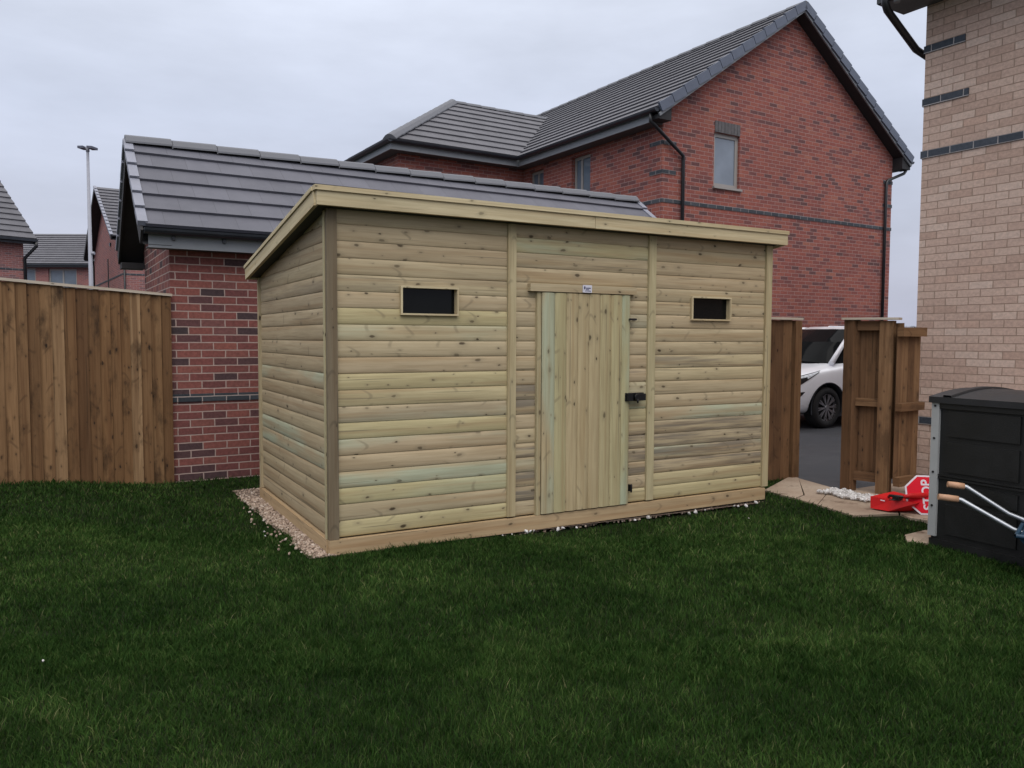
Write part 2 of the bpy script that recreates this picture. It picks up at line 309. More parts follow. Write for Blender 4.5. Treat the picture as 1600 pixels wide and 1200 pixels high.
# ------------------------------------------------------------------ mesh builder
OFF = {}
class MB:
    def __init__(s, swap=False): s.v = []; s.f = []; s.uv = []; s.c = []; s.sm = []; s.M = None; s.swap = swap
    def add(s, pts):
        i = len(s.v)
        for p in pts:
            p = Vector(p)
            if s.M is not None: p = s.M @ p
            s.v.append(p)
        return i
    def face(s, idx, uv, c=None, smooth=False):
        s.f.append(tuple(idx)); s.uv.append(list(uv)); s.c.append(c or (.5, .5, .5)); s.sm.append(smooth)
    def poly(s, pts, uv=None, c=None, flip=False):
        pts = [Vector(p) for p in pts]
        if flip: pts = pts[::-1]; uv = uv[::-1] if uv else None
        if uv is None:
            n = Vector((0, 0, 0))
            for a, b in zip(pts, pts[1:]+pts[:1]): n += (a-pts[0]).cross(b-pts[0])
            uv = wuv(pts, n)
            if s.swap: uv = [(b, a) for a, b in uv]
        i = s.add(pts); s.face(range(i, i+len(pts)), uv, c)
    def box(s, x0, x1, y0, y1, z0, z1, g=None, c=None, skip=''):
        """g = grain axis for timber: uv u along it"""
        if c is None: c = (RN(), RN(), RN())
        P = lambda a, b, d: (x1 if a else x0, y1 if b else y0, z1 if d else z0)
        F = {'-x': ((0,1,0),(0,0,0),(0,0,1),(0,1,1)), '+x': ((1,0,0),(1,1,0),(1,1,1),(1,0,1)), '-y': ((0,0,0),(1,0,0),(1,0,1),(0,0,1)),
             '+y': ((1,1,0),(0,1,0),(0,1,1),(1,1,1)), '-z': ((0,1,0),(1,1,0),(1,0,0),(0,0,0)), '+z': ((0,0,1),(1,0,1),(1,1,1),(0,1,1))}
        for k, q in F.items():
            if k in skip: continue
            pts = [Vector(P(*a)) for a in q]
            if g:
                ax = 'xyz'.index(g); oth = [a for a in (0, 1, 2) if a != ax and 'xyz'[a] != k[1]] or [(ax+1) % 3]
                if k[1] == g: o2 = [a for a in (0, 1, 2) if a != ax]; uv = [(p[o2[0]]*.3, p[o2[1]]) for p in pts]
                else: uv = [(p[ax], p[oth[0]]) for p in pts]
            else: uv = wuv(pts, Vector([(-1 if k[0] == '-' else 1)*(k[1] == a) for a in 'xyz']))
            i = s.add(pts); s.face(range(i, i+4), uv, c)
    def beam(s, a, b, w, h, up=(0, 0, 1), c=None):
        """timber or bar from a to b; w sideways, h along up; grain along the length"""
        a, b = Vector(a), Vector(b); d = b-a; L = d.length; X = d.normalized(); Y = Vector(up).cross(X).normalized(); Z = X.cross(Y)
        T = Matrix((( X.x, Y.x, Z.x, a.x), (X.y, Y.y, Z.y, a.y), (X.z, Y.z, Z.z, a.z), (0, 0, 0, 1)))
        old = s.M; s.M = T if old is None else old @ T; s.box(0, L, -w/2, w/2, -h/2, h/2, 'x', c); s.M = old
    def tube(s, pts, r, n=10, c=None, cap=True):
        pts = [Vector(p) for p in pts]; rings = []; L = 0
        rs = r if isinstance(r, (list, tuple)) else [r]*len(pts); N = None
        for i, p in enumerate(pts):
            t = ((pts[i+1]-p) if i < len(pts)-1 else (p-pts[i-1])).normalized()
            if 0 < i < len(pts)-1: t = ((pts[i+1]-p).normalized()+(p-pts[i-1]).normalized()).normalized()
            if N is None: N = t.orthogonal().normalized()
            N = (N - t*N.dot(t)).normalized(); B = t.cross(N)
            if i: L += (p-pts[i-1]).length
            rings.append((s.add([p+rs[i]*(math.cos(2*math.pi*k/n)*N+math.sin(2*math.pi*k/n)*B) for k in range(n)]), L))
        for (a, la), (b, lb) in zip(rings, rings[1:]):
            for k in range(n):
                k2 = (k+1) % n; s.face((a+k, a+k2, b+k2, b+k), [(la, k*.02), (la, k*.02+.02), (lb, k*.02+.02), (lb, k*.02)], c, True)
        if cap:
            for q, fl in ((rings[0][0], True), (rings[-1][0], False)):
                idx = list(range(q, q+n)); idx = idx[::-1] if fl else idx; s.face(idx, [(.01*k, 0) for k in range(n)], c)
    def strip(s, A, B, uvA, uvB, c=None, smooth=True):
        """loft between two polylines of equal length"""
        i = s.add(A); j = s.add(B)
        for k in range(len(A)-1): s.face((i+k, j+k, j+k+1, i+k+1), (uvA[k], uvB[k], uvB[k+1], uvA[k+1]), c, smooth)
    def prism(s, poly, axis, a, b, c=None):
        """extrude a 2D polygon along an axis; poly in the two other axes (cyclic order y,z / x,z / x,y)"""
        mk = {'x': lambda p, t: (t, p[0], p[1]), 'y': lambda p, t: (p[0], t, p[1]), 'z': lambda p, t: (p[0], p[1], t)}[axis]
        A = [mk(p, a) for p in poly]; B = [mk(p, b) for p in poly]
        ar = sum(p[0]*q[1]-q[0]*p[1] for p, q in zip(poly, poly[1:]+poly[:1])); f = (ar > 0)
        if axis == 'y': f = not f
        s.poly(A, c=c, flip=f); s.poly(B, c=c, flip=not f)
        n = len(poly)
        for k in range(n):
            k2 = (k+1) % n; s.poly([A[k], A[k2], B[k2], B[k]], c=c, flip=not f)
    def build(s, name, mat, parent=None, bevel=0, loc=None):
        me = bpy.data.meshes.new(name)
        off = Vector((0, 0, 0))
        if parent is not None: off = OFF.get(parent.name, off)
        elif loc is not None: off = Vector(loc)
        me.from_pydata([tuple(p-off) for p in s.v], [], s.f)
        if not s.f: raise ValueError(name)
        ul = me.uv_layers.new(name='UVMap'); ul.data.foreach_set('uv', [x for f in s.uv for q in f for x in (float(q[0]), float(q[1]))])
        at = me.color_attributes.new('rnd', 'FLOAT_COLOR', 'CORNER')
        at.data.foreach_set('color', [x for f, c in zip(s.f, s.c) for _ in f for x in (*c, 1.)])
        me.polygons.foreach_set('use_smooth', s.sm); me.materials.append(M[mat] if isinstance(mat, str) else mat); me.update()
        o = bpy.data.objects.new(name, me); COL.objects.link(o); o.location = off if parent is None else (0, 0, 0)
        if parent is not None: o.parent = parent
        OFF[o.name] = off
        if bevel:
            b = o.modifiers.new('Bevel', 'BEVEL'); b.width = bevel; b.segments = 2; b.limit_method = 'ANGLE'; b.angle_limit = rad(50)
        return o
def wuv(pts, n):
    n = [abs(x) for x in n]
    if n[2] >= max(n[0], n[1])*1.2: return [(p.x, p.y) for p in pts]
    if n[0] > n[1]: return [(p.y, p.z) for p in pts]
    return [(p.x, p.z) for p in pts]
def thing(name, label, cat, loc=(0, 0, 0), rotz=0, group=None, world=True):
    o = bpy.data.objects.new(name, None); COL.objects.link(o); o.location = loc; o.rotation_euler = (0, 0, rotz); o.empty_display_size = .2
    o['label'] = label; o['category'] = cat
    if group: o['group'] = group
    OFF[o.name] = Vector(loc) if world and not rotz else Vector((0, 0, 0))
    return o
def tag(o, label, cat, group=None):
    o['label'] = label; o['category'] = cat
    if group: o['group'] = group
    return o
def struct(o, kind='structure'): o['kind'] = kind; return o
def wall(mb, axis, val, a0, a1, z0, z1, holes=(), face=-1, thick=.1, c=None):
    """brick wall face: plane axis=val, from a0..a1 along the other axis, holes (h0,h1,k0,k1) get reveals going inwards"""
    As = sorted({a0, a1, *[h for q in holes for h in q[:2]]}); Zs = sorted({z0, z1, *[h for q in holes for h in q[2:]]})
    pt = (lambda a, d, z: (d, a, z)) if axis == 'x' else (lambda a, d, z: (a, d, z))
    fl = (face > 0) if axis == 'y' else (face < 0)
    for p, q in zip(As, As[1:]):
        for r, t in zip(Zs, Zs[1:]):
            if any(h[0] <= p and q <= h[1] and h[2] <= r and t <= h[3] for h in holes): continue
            mb.poly([pt(p, val, r), pt(q, val, r), pt(q, val, t), pt(p, val, t)], flip=fl, c=c)
    v2 = val - face*thick
    for h0, h1, k0, k1 in holes:
        mb.poly([pt(h0, val, k0), pt(h0, v2, k0), pt(h0, v2, k1), pt(h0, val, k1)], flip=fl)
        mb.poly([pt(h1, v2, k0), pt(h1, val, k0), pt(h1, val, k1), pt(h1, v2, k1)], flip=fl)
        mb.poly([pt(h0, v2, k1), pt(h1, v2, k1), pt(h1, val, k1), pt(h0, val, k1)], flip=fl)
        mb.poly([pt(h0, val, k0), pt(h1, val, k0), pt(h1, v2, k0), pt(h0, v2, k0)], flip=fl)
def roofplane(mb, e0, e1, r0, r1, n, t=.028, over=.06):
    """stepped courses of tiles between the eave line e0-e1 and the top line r0-r1"""
    e0, e1, r0, r1 = map(Vector, (e0, e1, r0, r1)); nrm = (e1-e0).cross(r0-e0).normalized()
    if nrm.z < 0: nrm = -nrm
    L0 = lambda s: e0+(r0-e0)*s; L1 = lambda s: e1+(r1-e1)*s; ud = (e1-e0).normalized()
    for k in range(n):
        s0, s1 = k/n, (k+1)/n
        A, B, C, D = L0(s0)+nrm*t, L1(s0)+nrm*t, L1(s1)+nrm*.004, L0(s1)+nrm*.004
        a, b = L0(s0)-nrm*.004, L1(s0)-nrm*.004
        U = lambda p: (p-e0).dot(ud)
        mb.poly([A, B, C, D], [(U(A), k+.01), (U(B), k+.01), (U(C), k+.99), (U(D), k+.99)])
        mb.poly([a, b, B, A], [(U(a), k+.005), (U(b), k+.005), (U(B), k+.005), (U(A), k+.005)])
        mb.poly([a, A, D], [(U(a), k+.005)]*3); mb.poly([B, b, C], [(U(b), k+.005)]*3)
def ridgeline(mb, a, b, w=.11, h=.07, seg=.42, gap=.010):
    a, b = Vector(a), Vector(b); d = (b-a); L = d.length; X = d/L; Y = Vector((0, 0, 1)).cross(X).normalized(); Z = X.cross(Y)
    n = max(1, round(L/seg)); q = L/n
    prof = [(-w, -h*1.15), (-w*.97, -h*.9), (-w*.55, -h*.15), (-w*.2, h*.12), (w*.2, h*.12), (w*.55, -h*.15), (w*.97, -h*.9), (w, -h*1.15)]
    for k in range(n):
        p0 = a+X*(k*q); p1 = a+X*((k+1)*q-gap); rise = .012
        A = [p0+Y*y+Z*(z+.0) for y, z in prof]; B = [p1+Y*y+Z*(z+rise) for y, z in prof]
        mb.strip(A, B, [(0, i*.1) for i in range(8)], [(q, i*.1) for i in range(8)], smooth=False)
        mb.poly(B, [(0, 0)]*8); mb.poly(A[::-1], [(0, 0)]*8)
        p2 = a+X*((k+1)*q)
        mb.strip([p1+Y*y*.97+Z*(z-.012) for y, z in prof], [p2+Y*y*.97+Z*(z-.012) for y, z in prof], [(0, 0)]*8, [(0, 0)]*8, smooth=False)
def gutter(mb, a, b, r=.058):
    """half-round trough between two points"""
    a, b = Vector(a), Vector(b); X = (b-a).normalized(); Y = Vector((0, 0, 1)).cross(X).normalized(); Z = Vector((0, 0, 1))
    pr = [(math.cos(t)*r, -math.sin(t)*r) for t in [math.pi*i/8 for i in range(9)]]
    pr2 = [(y*.9, z*.9) for y, z in pr][::-1]; pr = pr+pr2+[pr[0]]
    A = [a+Y*y+Z*z for y, z in pr]; B = [b+Y*y+Z*z for y, z in pr]
    mb.strip(A, B, [(0, 0)]*len(A), [(1, 0)]*len(A), smooth=False)
    mb.poly(A[:9]); mb.poly(B[:9][::-1])
def window(root, axis, val, a0, a1, z0, z1, face=-1, rec=.08, fr=.06, mull=None, glassm='glass', top=True, name='window', drape=False):
    """frame with sub-part panes, set back from the wall face"""
    mb = MB(); v0 = val - face*(rec+.06); v1 = val - face*rec
    lo, hi = min(v0, v1), max(v0, v1)
    def b(p, q, r, t, m=mb, l=lo, h=hi):
        if axis == 'y': m.box(p, q, l, h, r, t)
        else: m.box(l, h, p, q, r, t)
    b(a0, a1, z0, z0+fr); b(a0, a1, z1-fr, z1); b(a0, a0+fr, z0+fr, z1-fr); b(a1-fr, a1, z0+fr, z1-fr)
    cells = [(a0+fr, a1-fr)]
    if mull:
        ms = [a0+(a1-a0)*q for q in mull]
        for q in ms: b(q-fr*.5, q+fr*.5, z0+fr, z1-fr)
        ed = [a0+fr]+[x for q in ms for x in (q-fr*.5, q+fr*.5)]+[a1-fr]; cells = list(zip(ed[::2], ed[1::2]))
    f = mb.build(name, 'winframe', root, bevel=.006)
    for p, q in cells:
        g = MB(); gl, gh = (lo+.02, lo+.035) if face < 0 else (lo+.02, lo+.035)
        b(p, q, z0+fr, z1-fr, g, gl, gh); g.build('pane', glassm, f)
    return f

# ------------------------------------------------------------------ ground
def sst(x, a, b):
    t = np.clip((x-a)/(b-a), 0, 1); return t*t*(3-2*t)
def H(x, y):
    """height of the lawn"""
    x = np.asarray(x, float); y = np.asarray(y, float)
    h = .17*sst(-x, .45, 2.0)*sst(y, -.5, 2.9) - .045*sst(x, .6, 2.2)*sst(-x, -4.1, -3.6)*sst(y, -.9, -.12)*sst(-y, -2.4, -2.0)
    return h + .012*np.sin(x*1.7+.6)*np.sin(y*1.3+1.)*sst(-y, .3, 1.2)
def sheet(name, mat, x0, x1, y0, y1, z=None, n=2, fn=None):
    mb = MB(); xs = np.linspace(x0, x1, n); ys = np.linspace(y0, y1, n)
    for a, b in zip(xs, xs[1:]):
        for c_, d in zip(ys, ys[1:]):
            q = [(a, c_), (b, c_), (b, d), (a, d)]
            mb.poly([(p[0], p[1], (float(fn(*p)) if fn else z)) for p in q])
    return struct(mb.build(name, mat))
sheet('ground', 'field', -1500, 1500, -1500, 1500, z=-.16)
sheet('driveway', 'asphalt', 4.90, 40, -40, 60, z=-.012)
sheet('road', 'asphalt', -60, 4.6, 9.5, 60, z=-.02)
sheet('lawn', 'soil', -9, 4.90, -9, 3.4, n=70, fn=lambda x, y: H(x, y)-.004)
# far hills
mb = MB(); prev = None
for i in range(61):
    a = rad(-40+i*2.2); R_ = 620; x = CAM.x+R_*math.sin(a); y = CAM.y+R_*math.cos(a)
    h = 14+6*math.sin(i*.55)+4*math.sin(i*1.3+1)
    ring = [(x, y, -2), (x, y, h*.55), (CAM.x+(R_+60)*math.sin(a), CAM.y+(R_+60)*math.cos(a), h), (CAM.x+(R_+140)*math.sin(a), CAM.y+(R_+140)*math.cos(a), -2)]
    if prev: mb.strip(prev, ring, [(0, 0)]*4, [(1, 0)]*4)
    prev = ring
struct(mb.build('hills', 'hill'))

# gravel bed under and beside the shed
SW, SD = 3.903, 2.102
mb = MB(); mb.poly([(-.135, -.02, .004), (.3, -.015, .004), (SW, -.02, -.03), (SW+.02, 2.5, .004), (-.165, 2.55, .004)]); struct(mb.build('gravel_bed', 'gravelbed'))
def stones(name, mat, spots, squash=.7):
    """spots: (x, y, z, r) little chipped stones in one mesh"""
    bm = bmesh.new(); bmesh.ops.create_icosphere(bm, subdivisions=1, radius=1); base = [v.co.copy() for v in bm.verts]; fs = [[v.index for v in f.verts] for f in bm.faces]; bm.free()
    mb = MB()
    for x, y, z, r in spots:
        q = Matrix.Rotation(RN()*6.28, 3, Vector((RN()-.5, RN()-.5, RN()+.1)).normalized()); sx, sy = .7+.6*RN(), .7+.6*RN(); c = (RN(), RN(), RN())
        i = len(mb.v)
        for b in base:
            p = q @ Vector((b.x*sx, b.y*sy, b.z*squash))*r*(.78+.44*RN()); mb.v.append(Vector((x+p.x, y+p.y, z+p.z)))
        for f in fs: mb.face([i+k for k in f], [(0, 0)]*3, c)
    return mb.build(name, mat)
sp = []
for _ in range(2600):
    y = -.03+2.55*RN(); w = .115+.05*y/2.4+.018*math.sin(y*7)+.012*math.sin(y*19); x = -w+RN()*(w+.03)
    if y > 2.13: x = -w + RN()*.75
    sp.append((x, y, .006+RN()*.008, .006+.008*RN()**2))
for _ in range(260): sp.append((SW*RN(), -.01+.06*RN(), float(H(SW*.5, -.03))*.8+.004, .007+.008*RN()))
for _ in range(34): sp.append((-.16-.13*RN()**2, .05+1.6*RN(), .03, .007+.006*RN()))
struct(stones('gravel', 'gravel', sp), 'stuff')
sp = []
for _ in range(430):
    t = RN(); x = 4.47+.24*RN(); y = -.10-.50*t; z = .026+.012*RN(); sp.append((x+.02*math.sin(y*20), y, z, .009+.011*RN()))
for _ in range(16): x = 1.2+2.6*RN(); sp.append((x, -.055-.05*RN(), float(H(x, -.06))+.035, .008+.011*RN()))
for x, y in ((-1.554, -1.12), (-.27, .62), (-.25, .75), (1.22, -.09), (1.3, -.085), (3.2, -.5)): sp.append((x, y, float(H(x, y))+.025, .007))
struct(stones('white_stones', 'whitestone', sp), 'stuff')
# paving slabs beside the house
mb = MB()
SL = [[(4.13, .27), (4.98, .66), (4.93, .53), (4.24, -.11), (4.06, -.42)][:0] or [(4.15, .235), (4.99, .665), (4.965, .545), (4.30, -.085), (4.105, -.16)],
      [(4.31, -.095), (4.955, .535), (4.80, -.095), (4.53, -.145), (4.075, -.425), (4.105, -.175)],
      [(4.52, -.16), (4.80, -.11), (4.84, -.62), (4.36, -.98), (3.97, -.85), (4.065, -.44)],
      [(4.84, -.63), (5.5, -.63), (5.5, -1.24), (4.34, -1.24), (4.30, -1.12), (4.37, -.99)],
      [(5.51, -.63), (6.19, -.63), (6.19, -1.24), (5.51, -1.24)], [(4.81, -.11), (5.5, -.1), (5.5, -.62), (4.85, -.62)], [(5.51, -.1), (6.19, -.1), (6.19, -.62), (5.51, -.62)],
      [(3.60, -1.575), (3.76, -1.445), (4.30, -1.41), (4.30, -2.0), (3.72, -2.0), (3.705, -1.68)], [(4.31, -1.25), (5.0, -1.25), (5.0, -2.0), (4.31, -2.0)], [(5.01, -1.25), (6.19, -1.25), (6.19, -2.0), (5.01, -2.0)]]
for k in range(5):
    for j in range(4): SL.append([(3.72+j*.62, -2.01-k*.7), (4.33+j*.62, -2.01-k*.7), (4.33+j*.62, -2.70-k*.7), (3.72+j*.62, -2.70-k*.7)])
for p in SL:
    a = sum(u[0]*v[1]-v[0]*u[1] for u, v in zip(p, p[1:]+p[:1])); p = p if a > 0 else p[::-1]; q = .8+.4*RN()
    mb.prism(p, 'z', -.05, .009+.004*RN(), (q, q, q))
struct(mb.build('patio', 'slab', bevel=.004))

# grass: separate blades
def inpoly(x, y, P):
    ins = np.zeros(len(x), bool)
    for (x0, y0), (x1, y1) in zip(P, P[1:]+P[:1]):
        if y0 == y1: continue
        t = ((y0 > y) != (y1 > y)) & (x < (x1-x0)*(y-y0)/(y1-y0)+x0); ins ^= t
    return ins
def grass():
    g = np.random.default_rng(5); X = []; Y = []
    LAWN = [(-9, -9), (3.70, -9), (3.685, -1.67), (3.60, -1.56), (3.76, -1.43), (4.3, -1.39), (4.385, -1.215), (4.12, -1.00), (3.98, -.86), (4.06, -.48), (4.105, -.2), (4.16, .26), (4.6, .47), (4.9, .62), (4.9, 3.3), (-9, 3.3)]
    f = np.array([_f.x, _f.y]); f /= np.linalg.norm(f); r = np.array([f[1], -f[0]]); c = np.array([CAM.x, CAM.y])
    def add(n, d0, d1, half):
        d = d0+(d1-d0)*g.random(n); s = (g.random(n)*2-1)*(half*d+.5); p = c+d[:, None]*f+s[:, None]*r; X.append(p[:, 0]); Y.append(p[:, 1])
    add(260000, 1.6, 3.6, .78); add(250000, 3.2, 5.6, .76); add(180000, 5., 9.0, .74); add(40000, 8.5, 10.5, .74)
    x = 5*(g.random(50000)*2-1)-1; y = -4+4.5*(g.random(50000)*2-1); X.append(x); Y.append(y)
    x = np.concatenate(X); y = np.concatenate(Y)
    ok = inpoly(x, y, LAWN)
    edge = -(.105+.05*y/2.4+.018*np.sin(y*7)+.02*g.random(len(x)))
    ok &= ~((x > edge) & (x < SW+.03) & (y > -.025-.02*g.random(len(x))) & (y < 2.6))
    sparse = (x > 1.0) & (x < SW) & (y > -.10) & (g.random(len(x)) < .6); ok &= ~sparse
    fence = y > 3.24+.28*np.minimum(x+.57, 0)
    ok &= ~fence
    x = x[ok]; y = y[ok]; n = len(x); z = H(x, y)-.005
    pat = np.sin(x*2.1+1.3*np.sin(y*1.7))*np.sin(y*2.6+1.1*np.sin(x*1.3+2))
    h = (.014+.018*g.random(n)+.028*g.random(n)**8)*(1+.18*pat); w = (.0010+.0011*g.random(n))*np.where((g.random(n) < .10) & (np.sin(x*3.1+2*np.sin(y*2.2))*np.sin(y*3.7+x) > .25), 2.4, 1.)
    dist = np.hypot(x-CAM.x, y-CAM.y); w *= np.clip(dist/3.8, .85, 2.2)
    tuft = np.sin(x*19+3*np.sin(y*11))*np.sin(y*21+3*np.sin(x*13+1)); h *= 1+.16*tuft
    comb = 2.4*np.sin(x*5.3+2*np.sin(y*4.1))+2.2*np.sin(y*6.1+1.5*np.sin(x*3.7)); an = g.random(n)*2*np.pi; la = comb+g.normal(0, 1, n)*2.6; lean = h*(.25+.75*g.random(n))
    ca, sa = np.cos(an)*w, np.sin(an)*w; lx, ly = np.cos(la)*lean, np.sin(la)*lean
    V = np.empty((n, 5, 3))
    V[:, 0] = np.stack([x-ca, y-sa, z], 1); V[:, 1] = np.stack([x+ca, y+sa, z], 1)
    V[:, 2] = np.stack([x+.8*ca+.38*lx, y+.8*sa+.38*ly, z+.62*h], 1); V[:, 3] = np.stack([x-.8*ca+.38*lx, y-.8*sa+.38*ly, z+.62*h], 1)
    V[:, 4] = np.stack([x+lx, y+ly, z+h], 1)
    me = bpy.data.meshes.new('grass'); me.vertices.add(n*5); me.vertices.foreach_set('co', V.astype(np.float32).ravel())
    b = (np.arange(n)*5)[:, None]; L = np.concatenate([b+np.array([0, 1, 2, 3]), b+np.array([3, 2, 4])], 1).ravel()
    me.loops.add(n*7); me.loops.foreach_set('vertex_index', L.astype(np.int32))
    st = ((np.arange(n)*7)[:, None]+np.array([0, 4])).ravel(); me.polygons.add(n*2); me.polygons.foreach_set('loop_start', st.astype(np.int32))
    try: me.polygons.foreach_set('loop_total', np.tile([4, 3], n).astype(np.int32))
    except Exception: pass
    me.update(calc_edges=True); me.validate()
    at = me.color_attributes.new('rnd', 'FLOAT_COLOR', 'POINT'); rr = g.random((n, 3)); cc = np.ones((n, 5, 4)); cc[:, :, :3] = rr[:, None, :]; at.data.foreach_set('color', cc.astype(np.float32).ravel())
    me.materials.append(M['grass']); o = bpy.data.objects.new('grass', me); COL.objects.link(o); struct(o, 'stuff')
grass()

# ------------------------------------------------------------------ the shed
shed = thing('garden_shed', 'new pale timber garden shed with sloping roof, small windows and plank door', 'shed', (0, 0, 0))
ZB, PIT, Z0 = .107, .1062, .107
PROF = [(0, .0115), (.015, .0145), (.07, .0170), (.22, .0195), (.45, .021), (.65, .0206), (.82, .0190), (.93, .0170), (.985, .0142), (1, .0138)]
def clip(k, lo, hi):
    z0 = Z0+k*PIT; P = [(z0+t*PIT, o) for t, o in PROF]; out = []
    for (a, oa), (b, ob) in zip(P, P[1:]):
        if b <= lo or a >= hi: continue
        q = [(a, oa), (b, ob)]
        if a < lo: q[0] = (lo, oa+(ob-oa)*(lo-a)/(b-a))
        if b > hi: q[1] = (hi, oa+(ob-oa)*(hi-a)/(b-a))
        if not out: out.append(q[0])
        out.append(q[1])
    return out
def clad(mb, place, a0, a1, z0, z1, holes=(), tint={}, end=None):
    """loglap boards; place(a, z, out) gives the point"""
    k0 = int(math.floor((z0-Z0)/PIT)); k1 = int(math.ceil((z1-Z0)/PIT))
    for k in range(k0, k1+1):
        c = tint.get(k, (RN(), RN()*.86, RN()*.86)); sh = RN()*5
        segs = [(a0, a1, z0, z1)]
        lo, hi = Z0+k*PIT, Z0+(k+1)*PIT
        for h in holes:
            if h[2] < hi and h[3] > lo: segs = [(a0, h[0], z0, z1), (h[1], a1, z0, z1), (h[0], h[1], z0, h[2]), (h[0], h[1], h[3], z1)]
        for p, q, r, t in segs:
            P = clip(k, max(r, z0), min(t, z1))
            if len(P) < 2: continue
            e = [q if end is None else max(p, min(q, end(z))) for z, o in P]
            mb.strip([place(p, z, o) for z, o in P], [place(x, z, o) for x, (z, o) in zip(e, P)],
                     [(p+sh, z-lo) for z, o in P], [(x+sh, z-lo) for x, (z, o) in zip(e, P)], c)
FR = lambda a, z, o: (a, .036-o, z)
SI = lambda a, z, o: (.036-o, a, z)
GRN = lambda: (.3+.3*RN(), .985, .2); DRT = lambda: (.2+.3*RN(), .2, .99)
TOP = 2.225
WL = (.495, .917, 1.555, 1.748); WR = (3.021, 3.455, 1.557, 1.753)
mb = MB(); clad(mb, FR, .067, 1.31, Z0, TOP, [WL], {5: (.55, .985, .1), 3: (.8, .985, .1), 0: (.97, .5, .1), 2: (1., .80, .1), 8: (.9, .1, .2), 6: (.97, .5, .2)}); mb.build('cladding', 'clad', shed)
mb = MB(); clad(mb, FR, 1.375, 2.575, 1.742, TOP); clad(mb, FR, 1.375, 1.545, Z0, 1.742, (), {2: (.1, .2, .97), 1: (.1, .2, .985), 4: (.3, .2, .95), 8: (.05, .2, .9), 7: (.1, .2, .92)}); clad(mb, FR, 2.385, 2.575, Z0, 1.742, (), {4: DRT(), 3: DRT(), 2: DRT(), 5: (.3, .2, .96)}); mb.build('cladding', 'clad', shed)
mb = MB(); clad(mb, FR, 2.65, 3.865, Z0, TOP, [WR], {6: (.5, .96, .1), 5: (.2, .2, .995), 4: (.3, .2, .93), 3: (.6, .985, .93), 2: (.4, .3, .985), 1: (.9, .5, .1), 0: (.95, .6, .1)}); mb.build('cladding', 'clad', shed)
SL_ = .1434
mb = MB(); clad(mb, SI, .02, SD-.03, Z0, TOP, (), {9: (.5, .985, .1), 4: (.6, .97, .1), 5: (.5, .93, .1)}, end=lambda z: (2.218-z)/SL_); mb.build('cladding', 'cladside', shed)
# dark backing sheets added to stop light leaks, then the plain backs
mb = MB()
mb.poly([(.045, .045, ZB), (SW-.04, .045, ZB), (SW-.04, .045, 2.2), (.045, .045, 2.2)]); mb.poly([(.045, .045, ZB), (.045, SD-.05, ZB), (.045, SD-.05, 1.9), (.045, .045, 2.2)])
mb.build('lining', 'inner', shed)
mb = MB()
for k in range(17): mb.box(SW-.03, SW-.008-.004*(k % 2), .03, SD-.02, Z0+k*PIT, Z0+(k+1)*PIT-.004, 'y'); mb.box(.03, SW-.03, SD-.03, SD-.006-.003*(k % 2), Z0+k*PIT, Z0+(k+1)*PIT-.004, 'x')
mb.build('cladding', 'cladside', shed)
mb = MB(); mb.prism([(-.062, 2.228), (SD+.01, 2.228-(SD+.072)*SL_), (SD+.01, 2.262-(SD+.072)*SL_), (-.062, 2.262)], 'x', -.062, SW+.062); mb.build('roof', 'felt', shed)
# uprights
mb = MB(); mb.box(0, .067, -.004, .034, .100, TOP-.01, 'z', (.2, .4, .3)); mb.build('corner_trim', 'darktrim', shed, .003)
mb = MB(); mb.box(-.004, .030, .036, .075, .100, 2.205, 'z', (.9, .4, .3)); mb.build('corner_trim', 'trim', shed, .003)
mb = MB(); mb.box(-.004, .034, SD-.045, SD, .10, 1.915, 'z'); mb.build('corner_trim', 'cladside', shed, .003)
mb = MB(); mb.box(3.865, 3.937, -.002, .034, .108, TOP-.01, 'z'); mb.build('corner_trim', 'trim', shed, .003)
for a, b in ((1.308, 1.374), (2.575, 2.648)):
    mb = MB(); mb.box(a, b, -.002, .030, .112, TOP-.01, 'z'); mb.build('cover_strip', 'trim', shed, .003)
# fascia, barge boards, top battens
for a, b in ((-.084, 1.985), (1.988, SW+.105)):
    mb = MB(); mb.box(a, b, -.100, -.066, 2.217, 2.305, 'x'); mb.build('fascia_board', 'fascia', shed, .003)
mb = MB(); mb.box(-.098, SW+.11, -.112, -.05, 2.3055, 2.336, 'x'); mb.build('top_batten', 'fascia', shed, .004)
for x in (-.084, SW+.086):
    a, b = Vector((x, -.066, 2.258)), Vector((x, SD+.034, 2.258-(SD+.10)*SL_))
    mb = MB(); mb.beam(a, b, .024, .090); mb.build('barge_board', 'fascia', shed, .003)
    mb = MB(); mb.beam(a+Vector((0, .018, .059)), b+Vector((0, .0, .0605)), .045, .026); mb.build('top_batten', 'fascia', shed, .003)
mb = MB(); mb.box(-.07, SW+.07, SD+.012, SD+.034, 1.90, 1.99, 'x'); mb.build('fascia_board', 'fascia', shed)
# base
mb = MB(); mb.box(0, SW-.005, -.010, .035, -.004, .098, 'x', (.5, .1, .2)); mb.build('base_bearer', 'base', shed, .003)
mb = MB(); mb.box(-.006, .036, .0355, SD, .004, .096, 'y', (.3, .1, .2)); mb.build('base_bearer', 'base', shed, .003)
mb = MB(); mb.box(SW-.05, SW-.008, .036, SD, -.004, .096, 'y'); mb.build('base_bearer', 'base', shed)
